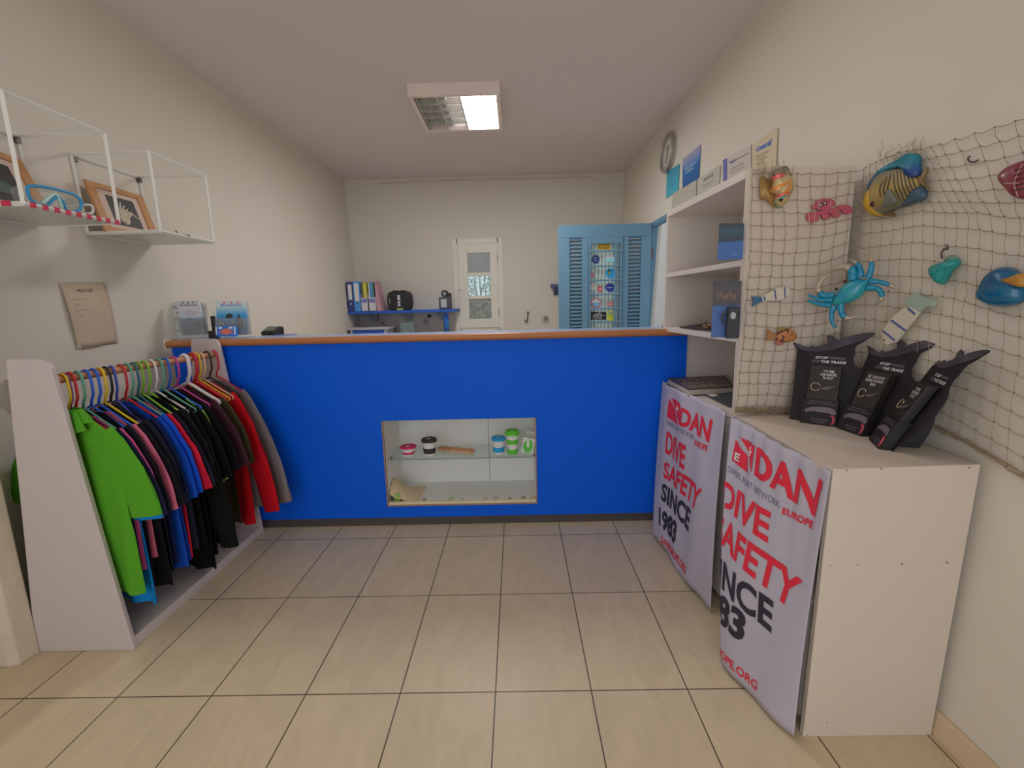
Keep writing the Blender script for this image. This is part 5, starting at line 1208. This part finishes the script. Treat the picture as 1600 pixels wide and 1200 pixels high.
# crab straddling the corner
nc = Vector((-.72, -.69, .0)).normalized(); pc0 = onp(1262, 470, .05)
plc = lambda u, v: atp(u, v, pc0, nc)
cf = lambda pts: zf(pts, 1240, 380, 8.572)
cr = tag(thing('crab_ornament', plc(1330, 470)), 'glossy turquoise blue crab ornament hanging at the bookcase corner', 'crab ornament')
M_crab = ramp_z('crab_blue', [(0, '#0f5f96'), (.5, '#1b86a6'), (1, '#2a8f9c')], .25, noise_amt=.25, k=1.6, coat=.3)
MB().dome(fill_uv(plc, cf([(520, 810), (570, 680), (640, 590), (760, 500), (880, 470), (1000, 480), (1060, 450), (1010, 560), (960, 660), (880, 740), (760, 800), (640, 825), (560, 835)]), 3), nc, .035).build('shell', two_tone('crab_shell', '#146f96', '#2f9d96', 'noise', 16, .22, k=1.6, soft=.25, coat=.4), cr, smooth=True)
Mc_t = mat('crab_limb', '#157a9c', .25, k=1.5, coat=.3, var=.15, vs=25); Mc_s = mat('crab_tip', '#8c8272', .25, k=2.0, metal=.3)
def limb(pts, r0, r1, tip=2, nm='leg'):
    P_ = curve([plc(u, v)+nc*.012 for u, v in cf(pts)], 5); n = len(P_); k = n-1-tip*5
    rad = [r0+(r1-r0)*i/(n-1) for i in range(n)]
    rad = [1.25*r*(1+.18*math.sin(i*PI/5)**2) for i, r in enumerate(rad)]
    o = MB().tube(P_[:k+1], rad[:k+1], 10).build(nm, Mc_t, cr, smooth=True)
    t_ = MB().tube(P_[k:], [r*(1 if i < 3 else max(.2, 1-(.06 if nm == 'claw' else .12)*(i-2))) for i, r in enumerate(rad[k:])], 10).build('tip', Mc_s, o, smooth=True)
limb([(800, 500), (805, 400), (770, 340), (660, 320), (560, 350), (480, 355), (380, 400)], .0105, .0095, 4, 'claw')
limb([(560, 690), (430, 700), (360, 660), (340, 580), (390, 500), (470, 420), (500, 395)], .0080, .0095, 4, 'claw')
limb([(905, 460), (900, 340), (850, 270), (790, 230), (730, 205)], .008, .002, 2)
limb([(1000, 470), (1050, 350), (1050, 250), (1020, 180), (950, 135)], .008, .002, 2)
limb([(1020, 510), (1160, 520), (1290, 560), (1370, 600), (1395, 640)], .0075, .0025, 2)
limb([(980, 600), (1090, 600), (1170, 640), (1190, 720), (1150, 790), (1080, 810)], .0075, .005, 2)
limb([(640, 800), (650, 920), (700, 990), (780, 1000), (860, 960)], .008, .006, 2)
limb([(550, 840), (520, 950), (530, 1060), (570, 1130), (620, 1185)], .0078, .0015, 1)
limb([(540, 760), (400, 760), (290, 730), (220, 690), (180, 630)], .007, .002, 1)
limb([(520, 830), (380, 820), (270, 790), (200, 760), (165, 690)], .007, .002, 1)
mb = MB()
for u, v in cf([(590, 615), (705, 520)]):
    p = plc(u, v)+nc*.02; mb.lathe([(.001, -.006), (.006, 0), (.001, .006)], p, 10)
mb.build('eye', M_black, cr, smooth=True)

# copper butterfly fish on the panel (zoom 9.23 from 1150,230)
plp = lambda u, v: onp(u, v, .02); gf = lambda pts: zf(pts, 1150, 230, 9.23)
ff = tag(thing('butterflyfish', onp(1215, 290, 0)), 'golden and pink striped tin fish at the top left of the net', 'fish ornament')
mb = MB().dome(fill_uv(plp, gf([(620, 870), (540, 790), (560, 700), (480, 650), (510, 560), (520, 450), (590, 400), (690, 390), (770, 430), (810, 520), (800, 630), (740, 740), (670, 850)]), 3), npn, .035); bvf = bvh_of(mb)
mb.build('body', mat('fish_gold', '#a9946c', .3, metal=.4, k=1.9, var=.3, vs=120, bump=.5), ff, smooth=True)
mb = MB(); mb.dome(fill_uv(plp, gf([(520, 400), (590, 320), (660, 275), (720, 285), (750, 340), (790, 440), (815, 520), (750, 480), (690, 400), (590, 395)]), 3), npn, .010, prof=((1, 0), (.95, 1))); mb.build('dorsal_fin', mat('fin_smoke', '#6f675a', .35, metal=.3), ff, smooth=True)
mb = MB(); mb.prism(fill_uv(lambda u, v: onp(u, v, .014), gf([(350, 430), (395, 415), (430, 460), (540, 470), (580, 620), (570, 740), (630, 860), (530, 860), (440, 770), (350, 740), (335, 600)]), 3), npn*.006); mb.build('tail_fin', mat('fin_amber', '#85683a', .35, metal=.2, k=1.8), ff, smooth=True)
mb = MB(); mb.dome(fill_uv(lambda u, v: drape(bvf, u, v, plp, .001), gf([(620, 875), (545, 800), (620, 740), (730, 690), (680, 850)]), 3), npn, .006); mb.build('head', mat('head_teal', '#4f8a82', .3, metal=.3), ff, smooth=True)
mb = MB(); stripe(mb, bvf, gf([(520, 460), (600, 420), (690, 400)]), .009, plp, npn); stripe(mb, bvf, gf([(560, 720), (650, 690), (780, 650)]), .005, plp, npn); mb.build('stripe', mat('stripe_rose', '#b04a50', .3, metal=.2), ff)
mb = MB(); stripe(mb, bvf, gf([(490, 630), (620, 570), (790, 480)]), .006, plp, npn); stripe(mb, bvf, gf([(640, 700), (760, 600), (800, 520)]), .004, plp, npn); mb.build('stripe', mat('stripe_orange', '#b06a2a', .3, metal=.2), ff)
mb = MB(); p = drape(bvf, 1150+650/9.23, 230+760/9.23, plp, .004); mb.lathe([(.001, -.007), (.008, 0), (.001, .007)], p, 12); mb.build('eye', M_black, ff, smooth=True)

# pink octopus, cut-out wood (zoom 15 from 1240,280)
of = lambda pts: zf(pts, 1240, 280, 15); plo = lambda u, v: onp(u, v, .006)
oc = tag(thing('octopus_ornament', onp(1292, 328, 0)), 'flat pink wooden octopus with two googly eyes on the net', 'octopus ornament')
outl = of([(410, 700), (430, 600), (510, 510), (640, 465), (780, 465), (880, 500), (935, 560), (920, 620), (860, 660), (830, 690), (920, 690), (1010, 630), (1120, 605), (1250, 630), (1335, 700), (1330, 780), (1260, 830), (1180, 830), (1110, 800), (1100, 740), (1030, 725), (965, 750), (1060, 810), (1060, 870), (990, 915), (900, 900), (850, 840), (800, 795), (750, 820), (830, 870), (800, 940), (710, 965), (630, 930), (640, 880), (600, 840), (520, 860), (560, 920), (540, 980), (450, 1020), (340, 1000), (275, 930), (280, 850), (350, 790), (480, 775), (620, 740), (520, 720)])
MB().prism([plo(u, v) for u, v in outl], npn*.012).build('body', mat('octopus_pink', '#8f4450', .6, k=2.2), oc, bevel=.002)
mb = MB(); mb2 = MB()
for u, v in of([(632, 600), (730, 557)]):
    p = onp(u, v, .020); fr = [onp(u+3.1*math.cos(a), v+3.1*math.sin(a), .019) for a in [2*PI*k/16 for k in range(16)]]; mb.prism(fr, npn*.003)
    mb2.prism([onp(u+2.1*math.cos(a), v+2.1*math.sin(a), .0225) for a in [2*PI*k/16 for k in range(16)]], npn*.001)
mb.build('eye_ring', mat('eye_dk', '#3a2a2a', .5), oc); mb2.build('eye', mat('eye_grey', '#8a8078', .4), oc)
mb = MB()
for ln in ([(480, 540), (470, 720)], [(600, 480), (590, 720)], [(870, 520), (850, 660)], [(350, 800), (370, 1010)], [(500, 740), (480, 1010)]): mb.tube([onp(*of([q])[0], .021) for q in ln], .0012, 5)
mb.build('twine', mat('twine_pale', '#b08a8a', .8), oc)

# small striped wooden fish (zoom 11.43 from 1160,440)
hf = lambda pts: zf(pts, 1160, 440, 11.43)
def striped_fish(name, lbl, on, nrm, bodyp, tailp, stripes, wd, eye=None, extra=None, groups=None):
    t = tag(thing(name, on(*bodyp[0])), lbl, 'fish ornament', groups)
    MB().prism([on(*p) for p in bodyp], nrm*.012).build('body', mat('whitewashed_wood', '#a39c90', .7, var=.1, vs=40), t, bevel=.002)
    MB().prism([on(*p) for p in tailp], nrm*.010).build('tail', extra or mat('tail_blue', '#33566e', .6), t, bevel=.001)
    mb = MB()
    for a, b in stripes: mb.tube([on(*a)+nrm*.0125, on(*b)+nrm*.0125], wd, 4, flat=nrm)
    mb.build('stripe', mat('stripe_navy', '#3a4470', .6), t)
    if eye:
        mb = MB(); p = on(*eye)+nrm*.012; mb.tube([p, p+nrm*.002], .003, 8); mb.build('eye', M_black, t)
    return t
striped_fish('wooden_fish', 'small white wooden fish with navy bands and blue tail on the bookcase side', lambda u, v: onp(u, v, .014), npn,
     hf([(300, 260), (470, 190), (600, 110), (760, 90), (830, 150), (835, 250), (720, 310), (560, 350), (430, 345), (310, 370)]),
     hf([(310, 270), (150, 265), (190, 350), (155, 445), (300, 370)]), [(hf([(345, 255)])[0], hf([(370, 340)])[0]), (hf([(540, 145)])[0], hf([(565, 325)])[0]), (hf([(715, 100)])[0], hf([(728, 290)])[0]), (hf([(300, 275)])[0], hf([(315, 365)])[0])], .0026)
kf = lambda pts: zf(pts, 1340, 200, 3.53)
striped_fish('wooden_fish', 'larger white wooden fish with navy bands and pale green tail on the wall net', lambda u, v: onr(u, v, .016), NR,
     kf([(155, 1180), (150, 1120), (200, 1050), (260, 1000), (305, 985), (355, 1015), (320, 1060), (270, 1120), (225, 1180), (180, 1200)]),
     kf([(305, 990), (270, 960), (330, 905), (370, 930), (440, 950), (430, 985), (380, 990), (350, 1020)]),
     [(kf([(300, 995)])[0], kf([(338, 1028)])[0]), (kf([(208, 1062)])[0], kf([(285, 1118)])[0]), (kf([(160, 1120)])[0], kf([(225, 1172)])[0])], .0036, kf([(165, 1170)])[0], mat('tail_mint', '#7c8a7f', .7))
# orange wooden fish
t = tag(thing('wooden_fish', onp(1222, 523, 0)), 'small orange fish with dark purple bands low on the bookcase side', 'fish ornament')
on_ = lambda u, v: onp(u, v, .014)
mb = MB().dome(fill_uv(on_, hf([(590, 960), (640, 890), (730, 850), (820, 830), (910, 870), (965, 950), (940, 1040), (830, 1080), (720, 1080), (630, 1040)]), 3), npn, .014); bvo = bvh_of(mb); mb.build('body', mat('fish_orange', '#94603a', .5, k=2.3, var=.15, vs=50), t, smooth=True)
MB().prism([on_(*p) for p in hf([(600, 955), (520, 900), (440, 840), (425, 880), (450, 930), (410, 960), (440, 1000), (400, 1060), (480, 1050), (600, 985)])], npn*.006).build('tail', mat('fin_ochre', '#84613c', .5), t)
MB().prism([on_(*p) for p in hf([(590, 880), (640, 860), (620, 820), (690, 830), (700, 800), (790, 830), (650, 900)])], npn*.005).build('dorsal_fin', mat('fin_olive', '#7f6c3c', .5), t)
MB().prism([on_(*p) for p in hf([(560, 1060), (620, 1040), (740, 1090), (700, 1130), (600, 1135)])], npn*.005).build('pelvic_fin', mat('fin_rose', '#84564a', .5), t)
mb = MB()
for ln in ([(740, 880), (800, 860), (820, 920)], [(610, 960), (680, 900), (740, 880)], [(700, 960), (740, 1000), (700, 1060), (790, 1070)], [(600, 1030), (650, 1060), (720, 1075)]): stripe(mb, bvo, hf(ln), .0035, on_, npn)
mb.build('stripe', mat('stripe_plum', '#3c2430', .5), t)
mb = MB(); stripe(mb, bvo, hf([(865, 950), (905, 935)]), .002, on_, npn); mb.build('eye', M_black, t)

# turquoise shell, blue tang, red fish, hook
plr = lambda u, v: onr(u, v, .018)
t = tag(thing('shell_ornament', onr(1477, 412, 0)), 'small turquoise fish shaped ornament hanging from a dark hook on the net', 'ornament')
MB().dome(fill_uv(plr, kf([(418, 790), (440, 755), (500, 735), (560, 722), (570, 750), (530, 790), (500, 840), (475, 865), (440, 840)]), 3), NR, .035).build('body', mat('turquoise', '#177f7d', .25, k=1.6, coat=.4), t, smooth=True)
MB().dome(fill_uv(plr, kf([(480, 735), (520, 700), (565, 722), (545, 745)]), 3), NR, .012).build('fin', mat('fin_greenish', '#4f7066', .4), t, smooth=True)
mb = MB(); mb.tube(curve([plr(*p)+NR*.01 for p in kf([(485, 720), (482, 690), (500, 665), (515, 670), (512, 645)])], 5), .003, 6); mb.build('hook', M_steel, t, smooth=True)
t = tag(thing('tang_fish', onr(1565, 450, 0)), 'oval deep blue fish ornament at the right edge of the picture', 'fish ornament')
MB().dome(fill_uv(plr, kf([(678, 940), (700, 880), (740, 810), (800, 768), (860, 770), (905, 800), (940, 850), (935, 930), (900, 970), (820, 988), (740, 980)]), 3), NR, .04).build('body', two_tone('tang_blue', '#0b3f6c', '#0f6688', 'noise', 9, .25, k=1.5, soft=.2, coat=.4), t, smooth=True)
MB().dome(fill_uv(plr, kf([(870, 840), (920, 825), (1000, 800), (1000, 880), (920, 865)]), 3), NR, .045, prof=((1, .2), (.9, .9), (.6, 1))).build('tail', mat('tang_yellow', '#8a6024', .35), t, smooth=True)
t = tag(thing('red_fish', onr(1590, 285, 0)), 'dark red ribbed fish ornament high at the right edge of the picture', 'fish ornament')
mb = MB().dome(fill_uv(plr, kf([(808, 255), (850, 215), (900, 190), (960, 180), (1010, 260), (960, 380), (900, 390), (860, 350), (815, 300)]), 3), NR, .035); bvr = bvh_of(mb); mb.build('body', mat('fish_red', '#60242e', .35, k=2.2, coat=.2), t, smooth=True)
mb = MB()
for k in range(5): stripe(mb, bvr, kf([(860, 235+28*k), (900, 225+28*k), (950, 215+30*k)]), .0025, plr, NR)
mb.build('rib', mat('fish_red_dark', '#3d1a20', .35), t)
mb = MB()
for ln in ([(808, 305), (1000, 308)], [(908, 200), (865, 300), (885, 380)]): stripe(mb, bvr, kf(ln), .0015, plr, NR, taper=False)
mb.build('twine', mat('twine_pink', '#8a6f66', .8), t)
mb = MB(); mb.tube(curve([onr(u, v, .012) for u, v in kf([(620, 155), (608, 170), (620, 185), (640, 188), (665, 178)])], 5), .0028, 6); tag(mb.build('fish_hook', M_steel, smooth=True), 'dark curved fish hook caught in the upper net', 'hook')

# ------------------------------------------------------------------ shark leaflet dispensers on the low cabinet
M_card = mat('display_black', '#232024', .5, k=1.5, spec=.3); M_cardg = two_tone('shark_skin', '#25212a', '#4c4754', 'noise', 14, .45, soft=.25, k=1.7)
M_tw = mat('display_white', '#a8a4a8', .6); M_tg = mat('display_grey', '#6d6a70', .6)
def frame_of(origin, ang, LEAN):
    """x along the board to the right, y up the leaning board, z out of its face; ang = heading of the face normal"""
    n = Vector((math.cos(ang), math.sin(ang), 0)); xx = Vector((-n.y, n.x, 0))
    up = Vector((0, 0, 1))*math.cos(LEAN)-n*math.sin(LEAN); nn = xx.cross(up)
    if nn.dot(n) < 0: nn = -nn
    return Matrix(((xx.x, up.x, nn.x, origin[0]), (xx.y, up.y, nn.y, origin[1]), (xx.z, up.z, nn.z, origin[2]), (0, 0, 0, 1)))
A1 = math.atan2(-.73, -.68)
F1 = frame_of((1.04, 1.70, LZT+.001), A1, math.radians(20))
F1i = F1.inverted()
def loc1(u, v):
    p = F1i @ atp(u, v, F1.translation, F1.to_3x3() @ Vector((0, 0, 1))); return (p.x, p.y)
q47 = lambda pts: zf(pts, 1220, 500, 4.706)
OUT = [loc1(u, v) for u, v in q47([(65, 715), (80, 600), (95, 470), (120, 215), (85, 168), (95, 163), (165, 190), (205, 203), (235, 185), (255, 200), (350, 170), (335, 130), (345, 112), (385, 118), (425, 148), (480, 125), (540, 110), (620, 96), (690, 92), (695, 102), (640, 140), (600, 165), (560, 185), (545, 215), (548, 250), (530, 290), (550, 335), (600, 370), (635, 420), (640, 500), (590, 600), (500, 700), (430, 740)])]
OUT[-1] = (.146, 0.0); OUT[-2] = (.150, .02); OUT[0] = (OUT[0][0], 0.0)
SHK = [loc1(u, v) for u, v in q47([(85, 168), (95, 163), (165, 190), (205, 203), (235, 185), (255, 200), (350, 170), (335, 130), (345, 112), (385, 118), (425, 148), (480, 125), (540, 110), (620, 96), (690, 92), (695, 102), (640, 140), (560, 165), (450, 195), (380, 220), (250, 235), (180, 225), (140, 215)])]
def shark_display(origin, ang, lbl, title2, foreign=False, lean=20):
    LEAN = math.radians(lean); F = frame_of(origin, ang, LEAN); F3 = F.to_3x3()
    t = tag(thing('leaflet_dispenser', origin), lbl, 'leaflet dispenser', 'shark leaflet dispensers')
    L = lambda x, y, z: F @ Vector((x, y, z)); nn = F3 @ Vector((0, 0, 1))
    MB().prism([L(x, y, 0) for x, y in OUT], nn*-.003).build('backboard', M_card, t)
    s = MB().prism([L(x, y, .0005) for x, y in SHK], nn*.001).build('shark', M_cardg, t)
    bx0, bx1 = .028, .138
    def BX(y, z): return None
    # pocket: vertical-sided box under the leaflets
    y1 = .095; d = .034
    mb = MB()
    vs = [L(bx0, 0, .001), L(bx1, 0, .001), L(bx1, y1, .001), L(bx0, y1, .001)]
    fr = [L(bx0, 0, d), L(bx1, 0, d), L(bx1, y1-.012, d), L(bx0, y1-.012, d)]
    dzf = LZT+.002
    for p in (fr[0], fr[1]): p.z = dzf
    vs[0].z = vs[1].z = dzf
    mb.add(vs+fr, [(4, 5, 6, 7), (0, 4, 7, 3), (1, 2, 6, 5), (0, 1, 5, 4), (0, 3, 2, 1)])
    mb.build('pocket', M_card, t)
    # leaflets
    lb = MB()
    lx0, lx1 = bx0+.008, bx1-.008
    for k in range(6): lb.add([L(lx0, .01, .004+.004*k), L(lx1, .01, .004+.004*k), L(lx1, .215-.002*k, .006+.004*k), L(lx0, .215-.002*k, .006+.004*k), L(lx0, .01, .007+.004*k), L(lx1, .01, .007+.004*k), L(lx1, .215-.002*k, .009+.004*k), L(lx0, .215-.002*k, .009+.004*k)], [(0, 1, 2, 3), (4, 5, 6, 7), (0, 1, 5, 4), (3, 2, 6, 7), (0, 3, 7, 4), (1, 2, 6, 5)])
    lf = lb.build('leaflets', mat('leaflet_black', '#2b2725', .35, k=1.5), t)
    zl = .0305
    mb = MB(); text(mb, title2, lambda a, b: L(lx0+.034+.048*a, .158+.034*b, zl) if not foreign else L(lx0+.014+.070*a, .156+.040*b, zl), align='CENTER', bold=.02, res=2, lsp=.95); mb.build('lettering', M_tw, lf)
    mb = MB(); mb.tube([L(lx0+.024+.0145*math.cos(a), .128+.0145*math.sin(a), zl) for a in [.3+5.6*k/24 for k in range(25)]], .0016, 5); mb.build('ring', mat('ring_gold', '#8a7a6c', .5), lf)
    mb = MB(); mb.prism([L(*p, zl) for p in ((lx0+.038, .124), (lx0+.05, .128), (lx0+.088, .138), (lx0+.072, .126), (lx0+.06, .118), (lx0+.045, .120))], nn*.0005); mb.build('shark_print', mat('shark_print', '#4b4248', .5), lf)
    # print on board and pocket
    mb = MB(); text(mb, 'STOP', lambda a, b: L(.040+.040*a, .240+.010*b, .0015), bold=.04, res=2); text(mb, 'THE TRADE', lambda a, b: L(.058+.078*a, .225+.010*b, .0015), bold=.04, res=2); mb.build('lettering', M_tw, t)
    mb = MB(); text(mb, 'FINNING,', lambda a, b: L(.084+.050*a, .2395+.0105*b, .0015), res=2); text(mb, 'STOP', lambda a, b: L(.030+.026*a, .225+.010*b, .0015), res=2); mb.build('lettering', M_tg, t)
    Qp = quadmap(fr[3], fr[2], fr[0], fr[1], nn*.0006)
    mb = MB(); text(mb, 'Tell your politicians now', sub(Qp, .2, .8, .86, .93), res=1); text(mb, 'together we can end this trade', sub(Qp, .12, .92, .77, .84), res=1); text(mb, 'www.stop-finning.eu', sub(Qp, .3, .78, .17, .24), res=1); text(mb, '#stopfinningeu', sub(Qp, .36, .72, .08, .14), res=1)
    mb.build('small_print', M_tg, t)
    mb = MB(); w_ = [(.08, .5), (.2, .62), (.3, .66), (.5, .7), (.7, .7), (.9, .66), (.97, .5), (.9, .42), (.78, .48), (.25, .5), (.15, .42)]; mb.prism([Qp(a, b) for a, b in w_], nn*.0003); mb.build('wave_print', mat('wave_grey', '#57505a', .5), t)
    mb = MB(); mb.tube([Qp(.86+.07*math.cos(a), .22+.16*math.sin(a)) for a in [-1.6+3.8*k/14 for k in range(15)]], [.0015+.0025*math.sin(PI*k/14) for k in range(15)], 5); mb.build('red_print', mat('print_crimson', '#9a3a4c', .5), t)
    # rear support: quarter-round foot
    mb = MB(); c0 = L(.085, 0, -.004); hb = Vector((-nn.x, -nn.y, 0)).normalized(); h0 = .15
    arc = [c0]+[c0+hb*(.075*math.sin(a))+Vector((0, 0, h0*math.cos(a)))+hb*(h0*math.cos(a)*math.tan(LEAN)*.95) for a in [k*PI/2/12 for k in range(13)]]
    for p in (arc[0], arc[-1]): p.z = LZT+.002
    mb.prism(arc, (F3 @ Vector((1, 0, 0)))*.004); mb.build('rear_support', M_card, t)
    return t
shark_display((1.04, 1.70, LZT+.001), A1, 'black shark-shaped leaflet dispenser leftmost of the three, nearest the bookcase', "IT'S TIME\nFOR EUROPE\nTO ACT!")
shark_display((1.146, 1.605, LZT+.001), 3.215, 'black shark-shaped leaflet dispenser in the middle of the three', '\u0389\u03c1\u03b8\u03b5 \u03b7 \u03ce\u03c1\u03b1 \u03b3\u03b9\u03b1 \u03c4\u03b7\u03bd\n\u0395\u03c5\u03c1\u03ce\u03c0\u03b7 \u03bd\u03b1 \u03b1\u03bd\u03b1\u03bb\u03ac\u03b2\u03b5\u03b9\n\u03b4\u03c1\u03ac\u03c3\u03b7', True, lean=22.8)
shark_display((1.164, 1.448, LZT+.001), 2.719, 'black shark-shaped leaflet dispenser rightmost of the three, seen from its side', "IT'S TIME\nFOR EUROPE\nTO ACT!", lean=26.9)

# helper keys are not part of the scene
for o in bpy.data.objects:
    if '_w' in o: del o['_w']
